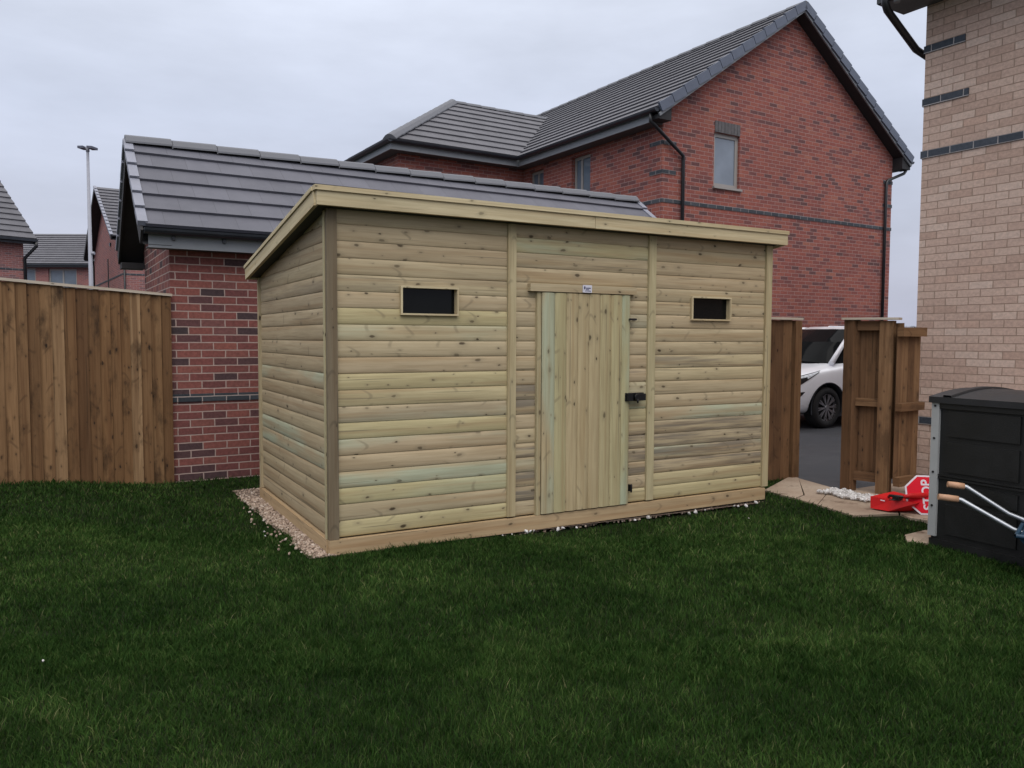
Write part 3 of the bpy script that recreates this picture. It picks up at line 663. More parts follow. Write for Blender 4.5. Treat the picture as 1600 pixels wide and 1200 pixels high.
# door
door = MB(); xs = [1.583, 1.693, 1.795, 1.897, 1.999, 2.100, 2.201, 2.306, 2.383]
DT = [(.5, .99, .1), (.9, .6, .1), (.35, .4, .1), (.55, .5, .1), (.3, .2, .1), (.75, .7, .1), (.85, .5, .1), (.95, .95, .1)]
for (a, b), c in zip(zip(xs, xs[1:]), DT):
    pr = [(a+(b-a)*t, o) for t, o in PROF]; sh = RN()*3
    door.strip([(x, .002-o*1.25, .108) for x, o in pr][::-1], [(x, .002-o*1.25, 1.738) for x, o in pr][::-1], [(.1+sh, x-a) for x, o in pr][::-1], [(1.738+sh, x-a) for x, o in pr][::-1], c)
door.box(1.583, 2.383, -.006, .030, .108, 1.738, 'z', (.5, .3, .1), skip='-y')
dr = door.build('door', 'door', shed)
mb = MB(); mb.box(1.545, 1.579, -.010, .034, .10, 1.74, 'z'); mb.build('door_post', 'trim', shed, .003)
mb = MB(); mb.box(1.477, 2.434, -.028, .034, 1.745, 1.800, 'x', (.2, .3, .5)); mb.build('door_header', 'clad', shed, .004)
mb = MB(); mb.box(2.335, 2.515, -.030, -.012, .918, .982); mb.box(2.345, 2.395, -.052, -.030, .922, .978); mb.box(2.425, 2.515, -.058, -.030, .922, .974)
mb.tube([(2.428, -.052, .950), (2.428, -.070, .950)], .026, 16); mb.tube([(2.428, -.068, .935), (2.428, -.068, .905)], .008, 8); mb.build('hasp', 'blackmetal', shed, .004)
mb = MB(); mb.box(2.368, 2.428, -.040, -.010, 1.546, 1.562); mb.tube([(2.36, -.032, 1.554), (2.435, -.032, 1.554)], .006, 8); mb.build('bolt', 'blackmetal', shed, .002)
mb = MB(); mb.box(2.398, 2.414, -.030, .02, .203, .255); mb.tube([(2.406, -.026, .195), (2.406, -.026, .262)], .006, 8); mb.build('bolt', 'blackmetal', shed, .002)
for h in (WL, WR):
    mb = MB(); t = .012
    for a, b, c_, d in ((h[0], h[1], h[2], h[2]+t), (h[0], h[1], h[3]-t, h[3]), (h[0], h[0]+t, h[2]+t, h[3]-t), (h[1]-t, h[1], h[2]+t, h[3]-t)): mb.box(a, b, -.010, .062, c_, d, 'x' if b-a > .1 else 'z', (.8, .4, .2))
    f = mb.build('window', 'fascia', shed, .002)
    g = MB(); g.box(h[0]+t, h[1]-t, .040, .046, h[2]+t, h[3]-t); g.build('pane', 'glassd', f)
mb = MB(); mb.box(1.925, 2.005, -.0375, -.028, 1.747, 1.803); lb = mb.build('maker_label', 'label', shed)
mb = MB()
for a, b, z, q in ((1.950, 1.994, 1.780, .0035), (1.950, 1.978, 1.7685, .003), (1.944, 1.958, 1.7585, .0025), (1.962, 1.994, 1.7585, .0025)): mb.box(a, b, -.0385, -.0376, z-q, z+q)
mb.prism([(1.934, 1.770), (1.944, 1.773), (1.947, 1.789), (1.938, 1.796), (1.932, 1.785)], 'y', -.0385, -.0376); mb.build('print', 'ink', lb)

# ------------------------------------------------------------------ fences and gate
def fence_run(root, T, x0, x1, top, bot, step, mat='fence', wide=.115, name='board_panel'):
    mb = MB(swap=True); mb.M = T; x = x0
    while x < x1-.005:
        c = (RN(), RN(), RN()); e = min(x+wide, x1+.02); w = (RN()-.5)*.004
        mb.prism([(x, .022+w), (e, .004+w), (e, -.002+w), (x, .002+w)], 'z', bot(x)-.01, top(x)-.002-.006*RN(), c); x += step*(.93+.14*RN())
    return mb.build(name, mat, root)
def frame2(p, d):
    X = Vector((d[0], d[1], 0)).normalized(); Y = Vector((-X.y, X.x, 0))
    return Matrix(((X.x, Y.x, 0, p[0]), (X.y, Y.y, 0, p[1]), (0, 0, 1, p[2] if len(p) > 2 else 0), (0, 0, 0, 1)))
fr = thing('closeboard_fence', 'brown closeboard fence with pale top rail joining the brick garage corner', 'fence', (-.585, 3.235, 0))
T = frame2((-.585, 3.235), (-1.38, -.40)); FT = lambda x: 1.795+.053*x
def gl(x): p = T @ Vector((x, 0, 0)); return float(H(p.x, p.y))
fence_run(fr, T, .0, 5.6, FT, gl, .090)
mb = MB(); mb.M = T; mb.beam((-.01, .012, FT(0)+.006), (5.6, .012, FT(5.6)+.006), .052, .024); mb.build('cap_rail', 'capwood', fr, .003)
for z in (.35, 1.0, 1.6):
    mb = MB(); mb.M = T; mb.beam((0, -.03, z), (5.6, -.03, z+.1), .06, .075); mb.build('arris_rail', 'gatewood', fr)
for x in (.05, 1.9, 3.7, 5.5):
    mb = MB(); mb.M = T; mb.box(x-.045, x+.045, -.15, -.07, -.1, FT(x)-.05, 'z'); mb.build('post', 'gatewood', fr)
# infill beside the shed
fi = thing('fence_infill', 'narrow brown fence infill with a pale cap between shed and gate gap', 'fence', (4.4, .62, 0))
T2 = frame2((4.965, .63), (-1, -.03))
fence_run(fi, T2, .075, .95, lambda x: 1.60, lambda x: -.01, .125, 'gatewood', .15)
mb = MB(); mb.M = T2; mb.box(-.04, .055, -.045, .05, -.02, 1.592, 'z', (.9, .3, .3)); mb.build('post', 'gatewood', fi, .004)
mb = MB(); mb.M = T2; mb.beam((-.05, .01, 1.611), (.95, .01, 1.611), .09, .022); mb.build('cap_rail', 'capwood', fi, .003)
# fence return in line with the gap
fa = thing('gate_post_panel', 'dark framed fence panel with pale cap on the right of the gate gap', 'fence', (4.88, -.12, 0))
mb = MB(); mb.box(4.825, 4.925, -.155, -.055, -.03, 1.585, 'z', (.3, .4, .5)); mb.build('post', 'gatewood', fa, .004)
T3 = frame2((4.885, -.155), (.12, -.36))
fence_run(fa, frame2((4.925, -.10), (.12, -.36)), .0, .40, lambda x: 1.56, lambda x: .16, .085, 'gatewood', .10)
for z0, z1 in ((1.49, 1.575), (.80, .87), (.11, .19)):
    mb = MB(); mb.M = T3; mb.box(0, .20, -.012, .045, z0, z1, 'x'); mb.build('rail', 'gatewood', fa, .004)
mb = MB(); mb.M = T3; mb.box(.20, .315, -.03, .05, -.02, 1.575, 'z', (.95, .2, .4)); mb.build('stile', 'gatewood', fa, .004)
mb = MB(); mb.beam((4.83, -.04, 1.597), (5.0, -.50, 1.592), .11, .020); mb.build('cap_rail', 'capwood', fa, .003)
fb = thing('gate_leaf', 'narrow brown gate leaf with three thick cross rails beside the buff brick house', 'gate', (5.1, -.48, 0))
T4 = frame2((5.01, -.50), (1, .06))
fence_run(fb, frame2((5.30, -.475), (-1, -.06)), .0, .31, lambda x: 1.50, lambda x: .13, .10, 'gatewood', .13)
for z0, z1 in ((1.435, 1.515), (.775, .845), (.105, .185)):
    mb = MB(); mb.M = T4; mb.box(-.075, .285, -.075, -.016, z0, z1, 'x', (.5+.4*RN(), RN(), RN())); mb.build('rail', 'gatewood', fb, .004)

# ------------------------------------------------------------------ storage box, barrow, wheel clamp
sb = thing('storage_box', 'black resin garden storage box with domed lid and pale corner strip', 'storage box', (4.1, -2.3, 0))
BX0, BX1, BY0, BY1, BZ = 3.70, 4.50, -2.98, -1.678, .985
mb = MB(); mb.box(BX0, BX1, BY0, BY1, -.02, BZ)
for (ya, yb) in ((-1.78, -2.24), (-2.32, -2.88)):
    for z0, z1 in ((.10, .30), (.34, .44), (.52, .72), (.76, .93)): mb.box(BX0-.012, BX0, yb, ya, z0, z1)
for z in (.475, .495): mb.box(BX0-.016, BX0, BY0+.03, -1.725, z-.006, z+.006)
mb.box(BX0-.02, BX0, BY0, -1.722, .945, BZ); mb.box(BX0-.022, BX0-.002, BY0, BY1, -.02, .055)
mb.build('body', 'boxblack', sb, .006)
mb = MB(); n = 12; arc = [(BX0-.035+(BX1-BX0+.06)*i/n, 1.022+.048*math.sin(math.pi*min(1, (i/n)*1.0))) for i in range(n+1)]
poly = [(BX0-.035, BZ-.004)]+arc+[(BX1+.025, BZ-.004)]
mb.prism(poly, 'y', BY0-.03, BY1+.025)
for y in (-1.78, -2.30, -2.82): mb.strip([(x, y-.03, z+.002) for x, z in arc], [(x, y+.03, z+.002) for x, z in arc], [(0, 0)]*(n+1), [(1, 0)]*(n+1)); mb.strip([(x, y-.025, z+.014) for x, z in arc], [(x, y+.025, z+.014) for x, z in arc], [(0, 0)]*(n+1), [(1, 0)]*(n+1)); mb.strip([(x, y+.03, z+.002) for x, z in arc], [(x, y+.025, z+.014) for x, z in arc], [(0, 0)]*(n+1), [(1, 0)]*(n+1)); mb.strip([(x, y-.025, z+.014) for x, z in arc], [(x, y-.03, z+.002) for x, z in arc], [(0, 0)]*(n+1), [(1, 0)]*(n+1))
mb.build('lid', 'boxlid', sb, .006)
mb = MB(); mb.box(BX0-.020, BX0, BY1-.042, BY1+.006, .072, .982); mb.box(BX0-.020, BX0+.05, BY1+.0062, BY1+.012, .072, .982); st = mb.build('corner_strip', 'strip', sb, .003)
for z in (.96, .74, .51, .28): mb = MB(); mb.tube([(BX0-.019, BY1-.014, z), (BX0-.026, BY1-.014, z)], .0075, 10); mb.build('screw', 'blackmetal', st)

wb = thing('wheelbarrow', 'wheelbarrow with tan handle grips parked in front of the black box', 'wheelbarrow', (3.55, -2.5, 0))
A2, B2, C2 = Vector((3.256, -2.001, .433)), Vector((3.343, -2.074, .422)), Vector((3.501, -2.321, .269))
A1, B1, C1 = Vector((3.43, -1.95, .488)), Vector((3.50, -2.015, .478)), Vector((3.63, -2.22, .33))
fwd = (C2-B2).normalized()
for a, b, c_ in ((A2, B2, C2), (A1, B1, C1)):
    e = c_+Vector((.20, -.42, -.06)); mb = MB(); m_ = b+(c_-b)*.06+Vector((0, 0, .006)); mb.tube([a+(b-a)*.3, b, m_, c_, c_+(e-c_)*.3+Vector((0, 0, -.03)), e], .015, 12); mb.build('handle', 'steel', wb)
    mb = MB(); mb.tube([a, a+(b-a)*.5, b], [.019, .021, .020], 12); mb.build('grip', 'orange', wb)
d2 = Vector((.40, -.916, 0)); s2 = Vector((.916, .40, 0))
o2 = (C1+C2)/2+d2*.02+Vector((-.03, -.05, -.07))
rim_ = [o2+d2*a+s2*b+Vector((0, 0, .045)) for a, b in ((0, -.24), (.70, -.30), (.78, 0), (.70, .30), (0, .24))]
flo = [o2+d2*a+s2*b+Vector((0, 0, -.15)) for a, b in ((.16, -.16), (.50, -.17), (.52, 0), (.50, .17), (.16, .16))]
mb = MB(); mb.strip(rim_+[rim_[0]], flo+[flo[0]], [(0, 0)]*6, [(1, 0)]*6, smooth=False); mb.poly(flo)
cen = sum(rim_, Vector())/5
ri = [p+(cen-p)*.04 for p in rim_]; fi_ = [p+(cen-p)*.04+Vector((0, 0, .01)) for p in flo]
mb.strip(fi_+[fi_[0]], ri+[ri[0]], [(0, 0)]*6, [(1, 0)]*6, smooth=False); mb.poly(fi_[::-1])
mb.tube(rim_+[rim_[0]], .013, 8, cap=False); mb.build('tray', 'barrowblue', wb)
mb = MB(); mb.poly([p+(cen-p)*.2+Vector((0, 0, .05)) for p in flo][::-1]); mb.build('mortar', 'mortarlite', wb)
wc = o2+d2*.98; wc.z = .17
mb = MB(); mb.tube([wc-s2*.035, wc+s2*.035], .165, 24); mb.build('wheel', 'tyre', wb)
for s_ in (-.2, .2):
    p = o2+d2*.30+s2*s_; mb = MB(); mb.tube([p+Vector((0, 0, -.10)), Vector((p.x, p.y, .012))+d2*-.05, Vector((p.x, p.y, .012))+d2*.10, p+d2*.22+Vector((0, 0, -.12))], .012, 10); mb.build('leg', 'steel', wb)
    mb = MB(); mb.tube([o2+d2*.55+s2*s_*.7+Vector((0, 0, -.15)), wc+s2*.05*(1 if s_ > 0 else -1)], .013, 10); mb.build('fork', 'steel', wb)

wc_ = thing('wheel_clamp', 'red metal wheel clamp with a stop plate and arm, lying on the paving', 'wheel clamp', (4.45, -.95, .022))
Z_ = .022
bot = [(4.292, -.774), (4.315, -.921), (4.60, -1.03), (4.80, -.99), (4.62, -.72)]; topp = [(4.300, -.765), (4.345, -.93), (4.43, -1.085), (4.63, -1.04), (4.66, -.72)]
mb = MB(); ztop = [.118, .113, .105, .108, .118]
A = [(x, y, Z_) for x, y in bot]; B = [(x, y, z) for (x, y), z in zip(topp, ztop)]
bot2 = [(4.292, -.774), (4.315, -.921), (4.47, -1.00), (4.62, -1.0), (4.62, -.72)]; A = [(x, y, Z_) for x, y in bot2]
mb.poly(B); mb.poly(A[::-1])
for k in range(5): k2 = (k+1) % 5; mb.poly([A[k], A[k2], B[k2], B[k]])
mb.build('body', 'red', wc_, .004)
mb = MB(); mb.tube([(4.37, -1.01, .150), (4.44, -1.035, .156), (4.70, -1.13, .160)], [.012, .022, .023], 14); mb.build('arm', 'red', wc_)
mb = MB(); mb.tube([(4.40, -.86, .122), (4.36, -.90, .142), (4.37, -1.00, .148), (4.41, -1.03, .142)], .011, 10); mb.box(4.345, 4.40, -.985, -.93, .116, .142); mb.tube([(4.30, -.93, .118), (4.315, -.97, .122), (4.345, -.975, .120)], .004, 8); mb.build('lock_handle', 'blackmetal', wc_, .003)
mb = MB(); mb.M = None; mb.poly([(4.3055, -.851, .098), (4.312, -.888, .097), (4.314, -.888, .104), (4.3078, -.851, .105)]); mb.build('badge', 'white', wc_)
# stop plate: octagon leaning back, facing the camera side
pn = Vector((-.60, -.70, .48)).normalized(); pu = Vector((0, 0, 1)); pu = (pu-pn*pu.dot(pn)).normalized(); pr_ = pu.cross(pn); pc = Vector((4.565, -1.088, .160))
PT = Matrix(((pr_.x, pu.x, pn.x, pc.x), (pr_.y, pu.y, pn.y, pc.y), (pr_.z, pu.z, pn.z, pc.z), (0, 0, 0, 1)))
oc = lambda r: [(r*math.cos(rad(22.5+45*k)), r*math.sin(rad(22.5+45*k))) for k in range(8)]
mb = MB(); mb.M = PT; mb.prism(oc(.178), 'z', -.004, .0); pl_ = mb.build('stop_plate', 'white', wc_)
mb = MB(); mb.M = PT; mb.prism(oc(.163), 'z', .0005, .0022); mb.build('sign_face', 'redplate', pl_)
cu = bpy.data.curves.new('stop_text', 'FONT'); cu.body = 'STOP'; cu.size = .106; cu.align_x = 'CENTER'; cu.align_y = 'CENTER'; cu.extrude = .0006; cu.offset = .002
to = bpy.data.objects.new('tmp_text', cu); COL.objects.link(to); dg = bpy.context.evaluated_depsgraph_get(); tm = bpy.data.meshes.new_from_object(to.evaluated_get(dg)); bpy.data.objects.remove(to)
tm.transform(Matrix.Translation(-OFF[pl_.name]) @ PT @ Matrix.Translation((.0, 0, .0032)) @ Matrix.Rotation(rad(90), 4, 'Z') @ Matrix.Scale(1.0, 4)); tm.materials.clear(); tm.materials.append(M['white'])
tx = bpy.data.objects.new('lettering', tm); COL.objects.link(tx); tx.parent = pl_

# ------------------------------------------------------------------ houses
EROT = rad(2.8)
def pipe(root, pts, r=.034, mat='pvcblack'):
    mb = MB(); mb.tube(pts, r, 10); return mb.build('downpipe', mat, root)
def bands(root, mat, faces, name='brick_band'):
    """proud dark courses: (axis, wall value, a0, a1, ztop, face)"""
    mb = MB()
    for ax, v, a0, a1, zt, fc in faces:
        d = .012; lo, hi = (v-d, v+.05) if fc < 0 else (v-.05, v+d)
        if ax == 'y': mb.box(a0, a1, lo, hi, zt-.0745, zt)
        else: mb.box(lo, hi, a0, a1, zt-.0745, zt)
    return mb.build(name, mat, root)

# --- garage behind the shed
ga = thing('brick_garage', 'low red brick garage with grey tiled roof behind the timber shed', 'garage', (-.58, 3.25, 0), rad(1.5))
GX1 = 6.25; ge, gr_, gb = (-.2, 2.415), (1.05, 3.44), (2.30, 2.415)
mb = MB(); wall(mb, 'y', 0, 0, GX1, -.1, 2.26, face=-1); wall(mb, 'x', 0, 0, 2.1, -.1, 2.26, face=-1); wall(mb, 'x', GX1, 0, 2.1, -.1, 2.26, face=1); wall(mb, 'y', 2.1, 0, GX1, -.1, 2.26, face=1)
for x, fl in ((0, True), (GX1, False)): mb.poly([(x, 0, 2.26), (x, 2.1, 2.26), (x, 2.1, 2.48), (x, 1.05, 3.34), (x, 0, 2.48)], flip=fl)
mb.build('wall', 'garbrick', ga)
bands(ga, 'bluebrick_g', [('y', 0, -.004, GX1, .853, -1), ('x', 0, .047, 2.1, .853, -1)])
mb = MB(); roofplane(mb, (-.22, *ge), (6.5, *ge), (-.22, *gr_), (6.5, *gr_), 6, t=.030); mb.build('roof', 'tile', ga)
mb = MB(); roofplane(mb, (6.5, *gb), (-.22, *gb), (6.5, *gr_), (-.22, *gr_), 6, t=.030); mb.build('roof', 'tile', ga)
mb = MB(); ridgeline(mb, (-.27, 1.05, 3.485), (6.52, 1.05, 3.485), w=.115, h=.075, seg=.45); mb.build('ridge_tiles', 'ridge', ga)
for e, s_ in ((ge, 1), (gb, -1)):
    for x in (-.245, 6.525):
        mb = MB()
        for k in range(6):
            a = Vector((x, e[0]+(1.05-e[0])*k/6, e[1]+(3.44-e[1])*k/6)); b = Vector((x, e[0]+(1.05-e[0])*(k+1)/6, e[1]+(3.44-e[1])*(k+1)/6))
            mb.beam(a+Vector((0, 0, .022)), b+Vector((0, 0, -.004)), .085, .050, up=(0, 0, 1))
        mb.build('verge_cap', 'vergeg', ga, .004)
for e in (ge, gb):
    for x in (-.255, 6.535):
        mb = MB(); a = Vector((x, e[0], e[1]-.10)); b = Vector((x, 1.05, 3.44-.10)); mb.beam(a, b, .022, .15); mb.build('barge_board', 'soffit', ga)
mb = MB()
for sx in ((-.244, -.001), (GX1+.001, 6.52)):
    for e in (ge, gb):
        y0, y1 = sorted((e[0], 1.05)); za = e[1] if e[0] == y0 else 3.44; zb_ = 3.44 if e[0] == y0 else e[1]
        mb.poly([(sx[0], y0, za-.165), (sx[1], y0, za-.165), (sx[1], y1, zb_-.165), (sx[0], y1, zb_-.165)])
mb.box(-.244, -.002, gb[0]-.22, gb[0]+.02, 2.20, 2.27); mb.box(-.21, 6.5, gb[0]-.19, gb[0]-.005, 2.235, 2.245)
mb.build('soffit', 'soffit', ga)
mb = MB(); mb.box(-.20, 6.5, ge[0]+.004, ge[0]+.022, 2.225, 2.40); mb.box(-.20, 6.5, gb[0]-.022, gb[0]-.004, 2.225, 2.40); mb.build('fascia', 'fascgrey', ga)
mb = MB(); mb.box(-.20, 6.5, ge[0]+.0225, -.001, 2.23, 2.243); mb.build('soffit', 'soffgrey', ga)
mb = MB(); gutter(mb, (-.24, ge[0]-.05, 2.392), (6.55, ge[0]-.05, 2.392), .055)
for x in (.0, .45, 1.2, 2.0, 2.8): mb.box(x, x+.03, ge[0]-.02, ge[0]+.004, 2.30, 2.39)
mb.build('gutter', 'gutter', ga)

# --- big red brick house
rh = thing('red_brick_house', 'large two storey red brick house with gable and hipped wing', 'house', (8.122, 6.528, 0), EROT, 'red brick houses of the estate')
GW, EV, ER, AX, AZ, DEP = 7.06, -.33, 7.37, 3.52, 8.16, 15.
EZ = 5.52; SM = (AZ-EZ)/(AX-EV)
GWIN = (1.318, 2.02, 4.345, 5.375); WA = (2.15, 2.80, 4.10, 5.24); WB = (3.86, 4.45, 4.10, 5.22)
mb = MB(); wall(mb, 'y', 0, 0, GW, -.1, 5.40, [GWIN], -1, .10)
z_at = lambda x: EZ+SM*min(x-EV, ER-x)-.06
mb.poly([(0, 0, 5.40), (GW, 0, 5.40), (GW, 0, z_at(GW)), (AX, 0, z_at(AX)), (0, 0, z_at(0))])
wall(mb, 'x', 0, 0, 4.70, -.1, 5.40, [WA, WB], -1, .10); wall(mb, 'x', 0, 4.70, DEP, -.1, 5.40, (), -1)
wall(mb, 'x', GW, 0, DEP, -.1, 5.40, (), 1); wall(mb, 'y', DEP, 0, GW, -.1, 5.40, (), 1)
WX, WY0, WY1 = -3.15, 4.70, 10.30
wall(mb, 'y', WY0, WX, 0, -.1, 5.40, (), -1); wall(mb, 'x', WX, WY0, WY1, -.1, 5.40, (), -1); wall(mb, 'y', WY1, WX, 0, -.1, 5.40, (), 1)
mb.build('wall', 'redbrick_h', rh)
qb = []
for zt, ln in ((5.045, .225+.11), (4.515, .225+.11), (3.995, None)):
    qb += [('y', 0, -.012, ln or GW+.012, zt, -1), ('x', 0, .05, ln or 4.65, zt, -1), ('x', GW, .05, ln or 6., zt, 1)]
    if ln: qb += [('y', 0, GW-ln, GW+.012, zt, -1)]
bands(rh, 'bluebrick', qb)
# roof: main slopes, wing slopes
mb = MB(); roofplane(mb, (EV, -.26, EZ), (EV, DEP+.3, EZ), (AX, -.26, AZ), (AX, DEP+.3, AZ), 15, t=.035); mb.build('roof', 'tileh', rh)
mb = MB(); roofplane(mb, (ER, DEP+.3, EZ), (ER, -.26, EZ), (AX, DEP+.3, AZ), (AX, -.26, AZ), 15, t=.035); mb.build('roof', 'tileh', rh)
wx, wy, wr = -3.46, 4.40, (-.40, 7.50, 7.50); vx = EV+(7.5-EZ)/SM
mb = MB(); roofplane(mb, (wx, wy, EZ), (EV+.05, wy, EZ), wr, (vx, 7.5, 7.5), 9, t=.035); mb.build('roof', 'tileh', rh)
mb = MB(); roofplane(mb, (wx, 10.6, EZ), (wx, wy, EZ), (-.40, 7.505, 7.50), (-.40, 7.495, 7.50), 9, t=.035); mb.build('roof', 'tileh', rh)
mb = MB(); roofplane(mb, (EV+.05, 10.6, EZ), (wx, 10.6, EZ), (vx, 7.5, 7.5), wr, 9, t=.035); mb.build('roof', 'tileh', rh)
mb = MB(); ridgeline(mb, (AX, -.30, AZ+.035), (AX, DEP+.3, AZ+.035), seg=.45); mb.build('ridge_tiles', 'ridge', rh)
mb = MB(); ridgeline(mb, (-.45, 7.5, 7.54), (vx+.1, 7.5, 7.54), seg=.45); ridgeline(mb, (wx-.06, wy-.06, EZ+.06), (-.42, 7.47, 7.55), w=.15, h=.085, seg=.42); mb.build('ridge_tiles', 'ridge', rh)
# verge caps, undercloak strips and gable soffits
for e in (EV, ER):
    mb = MB(); N_ = 13
    for k in range(N_):
        a = Vector((e+(AX-e)*k/N_, -.285, EZ+(AZ-EZ)*k/N_)); b = Vector((e+(AX-e)*(k+1)/N_, -.285, EZ+(AZ-EZ)*(k+1)/N_))
        mb.beam(a+Vector((0, 0, -.005)), b+Vector((0, 0, -.035)), .05, .165, up=(0, 0, 1))
    mb.build('verge_cap', 'verge', rh, .006)
    mb = MB(); a, b = Vector((e, -.262, EZ-.13)), Vector((AX, -.262, AZ-.13)); mb.beam(a, b, .03, .06); mb.build('undercloak', 'fascgrey', rh)
    mb = MB(); x0, x1 = sorted((e, AX)); za, zb_ = (EZ, AZ) if e < AX else (AZ, EZ)
    mb.poly([(x0, -.25, za-.15), (x1, -.25, zb_-.15), (x1, -.001, zb_-.15), (x0, -.001, za-.15)])
    mb.build('soffit', 'soffit', rh); mb = MB()
    if e > AX: mb.prism([(GW+.002, 5.30), (ER+.0, 5.30), (ER, 5.40), (GW+.002, 5.56)], 'y', -.24, .0)
    else: mb.prism([(EV, 5.33), (-.014, 5.33), (-.014, 5.56), (EV, 5.40)], 'y', -.24, .0)
    mb.build('box_end', 'soffit', rh)
# eaves: fascia, soffit, gutter
mb = MB(); mb.box(EV+.004, EV+.026, .0, wy+.002, 5.31, 5.50); mb.box(wx, EV+.026, wy+.004, wy+.026, 5.312, 5.50); mb.box(wx+.004, wx+.026, wy+.027, 10.6, 5.31, 5.50); mb.box(ER-.026, ER-.004, .0, DEP, 5.31, 5.5); mb.build('fascia', 'fascgrey', rh)
mb = MB(); mb.box(EV+.027, -.001, .001, WY0-.001, 5.318, 5.33); mb.box(wx+.027, -.001+EV, wy+.027, WY0-.001, 5.317, 5.328); mb.box(wx+.027, WX-.001, WY0, 10.6, 5.318, 5.33); mb.box(GW+.001, ER-.027, .001, DEP, 5.318, 5.33); mb.build('soffit', 'soffgrey', rh)
for a, b in (((EV-.055, -.27, 5.495), (EV-.055, wy-.06, 5.495)), ((EV-.055, wy-.055, 5.495), (wx-.08, wy-.055, 5.495)), ((wx-.055, wy-.11, 5.495), (wx-.055, 10.6, 5.495)), ((ER+.055, -.27, 5.495), (ER+.055, DEP, 5.495))):
    mb = MB(); gutter(mb, a, b, .062); mb.build('gutter', 'gutter', rh)
pipe(rh, [(EV-.055, -.10, 5.45), (EV-.055, -.10, 5.30), (EV+.02, -.12, 5.24), (.46, -.06, 4.80), (.47, -.055, 4.70), (.47, -.055, .0)])
pipe(rh, [(ER+.055, -.10, 5.45), (ER+.05, -.10, 5.30), (ER-.02, -.10, 5.24), (GW-.26, -.06, 5.03), (GW-.30, -.055, 4.95), (GW-.30, -.055, .0)])
window(rh, 'y', 0, *GWIN, fr=.075, rec=.05, glassm='frost')
mb = MB()
for k in range(8): w = (2.02-1.327)/8; mb.box(1.327+k*w+.004, 1.327+(k+1)*w-.004, -.014, .05, 5.376, 5.586)
mb.build('lintel', 'soldier', rh)
mb = MB(); mb.box(1.29, 2.07, -.05, .05, 4.305, 4.344); mb.build('sill', 'winframe', rh, .006)
for q, ml in ((WA, (.62,)), (WB, (.55,))):
    f = window(rh, 'x', 0, *q, mull=ml, rec=.09)
    mb = MB(); mb.box(.19, .20, q[0]+.12, q[0]+.28, q[2], q[3]-.25); mb.build('curtain', 'curtain', f)
mb = MB(); mb.prism([(GW, 2.95), (GW+.62, 2.98), (GW+.62, 3.06), (GW, 3.20)], 'y', 2.0, 3.4); mb.prism([(GW, 2.72), (GW+.35, 2.93), (GW, 2.949)], 'y', 2.1, 2.2); mb.build('porch_canopy', 'gutter', rh)

# --- buff brick house on the right
bh = thing('buff_brick_house', 'tall buff brick house wall with slim dark brick bands on the right', 'house', (6.2, .15, 0), EROT)
BL = 8.5; BW = 7.5
mb = MB(); wall(mb, 'x', 0, -BL, 0, -.1, 4.76, (), -1); wall(mb, 'y', 0, 0, BW, -.1, 4.76, (), 1); wall(mb, 'x', BW, -BL, 0, -.1, 4.76, (), 1); wall(mb, 'y', -BL, 0, BW, -.1, 4.76, (), -1); mb.build('wall', 'buffbrick', bh)
bands(bh, 'bluebrick_b', [('x', 0, -.40, .012, 4.365, -1), ('x', 0, -.45, .012, 3.84, -1), ('x', 0, -BL, .012, 3.32, -1), ('x', 0, -BL, .012, .62, -1), ('y', 0, .05, .4, 4.365, 1), ('y', 0, .05, .4, 3.84, 1), ('y', 0, .05, BW, 3.32, 1)])
oh = .46
mb = MB(); roofplane(mb, (-oh, -BL-.3, 4.98), (-oh, .26, 4.98), (BW/2, -BL-.3, 7.6), (BW/2, .26, 7.6), 13, t=.035); mb.build('roof', 'tileh', bh)
mb = MB(); roofplane(mb, (BW+oh, .26, 4.98), (BW+oh, -BL-.3, 4.98), (BW/2, .26, 7.6), (BW/2, -BL-.3, 7.6), 13, t=.035); mb.build('roof', 'tileh', bh)
mb = MB(); mb.poly([(0, .0, 4.76), (0, 0, 5.1), (BW/2, 0, 7.5), (BW, 0, 5.1), (BW, 0, 4.76)]); mb.build('gable', 'buffbrick', bh); mb = MB(); mb.poly([(0, -BL, 4.76), (BW, -BL, 4.76), (BW, -BL, 5.1), (BW/2, -BL, 7.5), (0, -BL, 5.1)]); mb.build('gable', 'buffbrick', bh)
mb = MB(); mb.box(-oh+.004, -oh+.026, -BL-.3, .25, 4.765, 4.96); mb.build('fascia', 'fascgrey', bh)
mb = MB(); mb.box(-oh+.027, .0, -BL-.3, .25, 4.762, 4.775); mb.prism([(-oh, 4.765), (0, 4.765), (0, 5.2), (-oh, 4.96)], 'y', .002, .25); mb.build('soffit', 'soffgrey', bh)
mb = MB(); gutter(mb, (-oh-.058, -BL-.3, 4.945), (-oh-.058, .28, 4.945), .06)
mb.prism([(-oh-.118, 4.945), (-oh-.10, 4.905), (-oh-.058, 4.887), (-oh-.016, 4.905), (-oh+.002, 4.945)], 'y', .275, .285); mb.build('gutter', 'gutter', bh)
mb = MB(); mb.tube([(-oh-.02, .02, 4.80), (-oh-.02, .02, 4.70)], .03, 10); mb.build('gutter_bracket', 'fascgrey', bh)
pipe(bh, [(-oh-.058, .12, 4.90), (-oh-.058, .12, 4.72), (-oh-.02, .12, 4.66), (-.02, .09, 4.36), (.40, .09, 4.28), (.40, .09, 0)], .036)

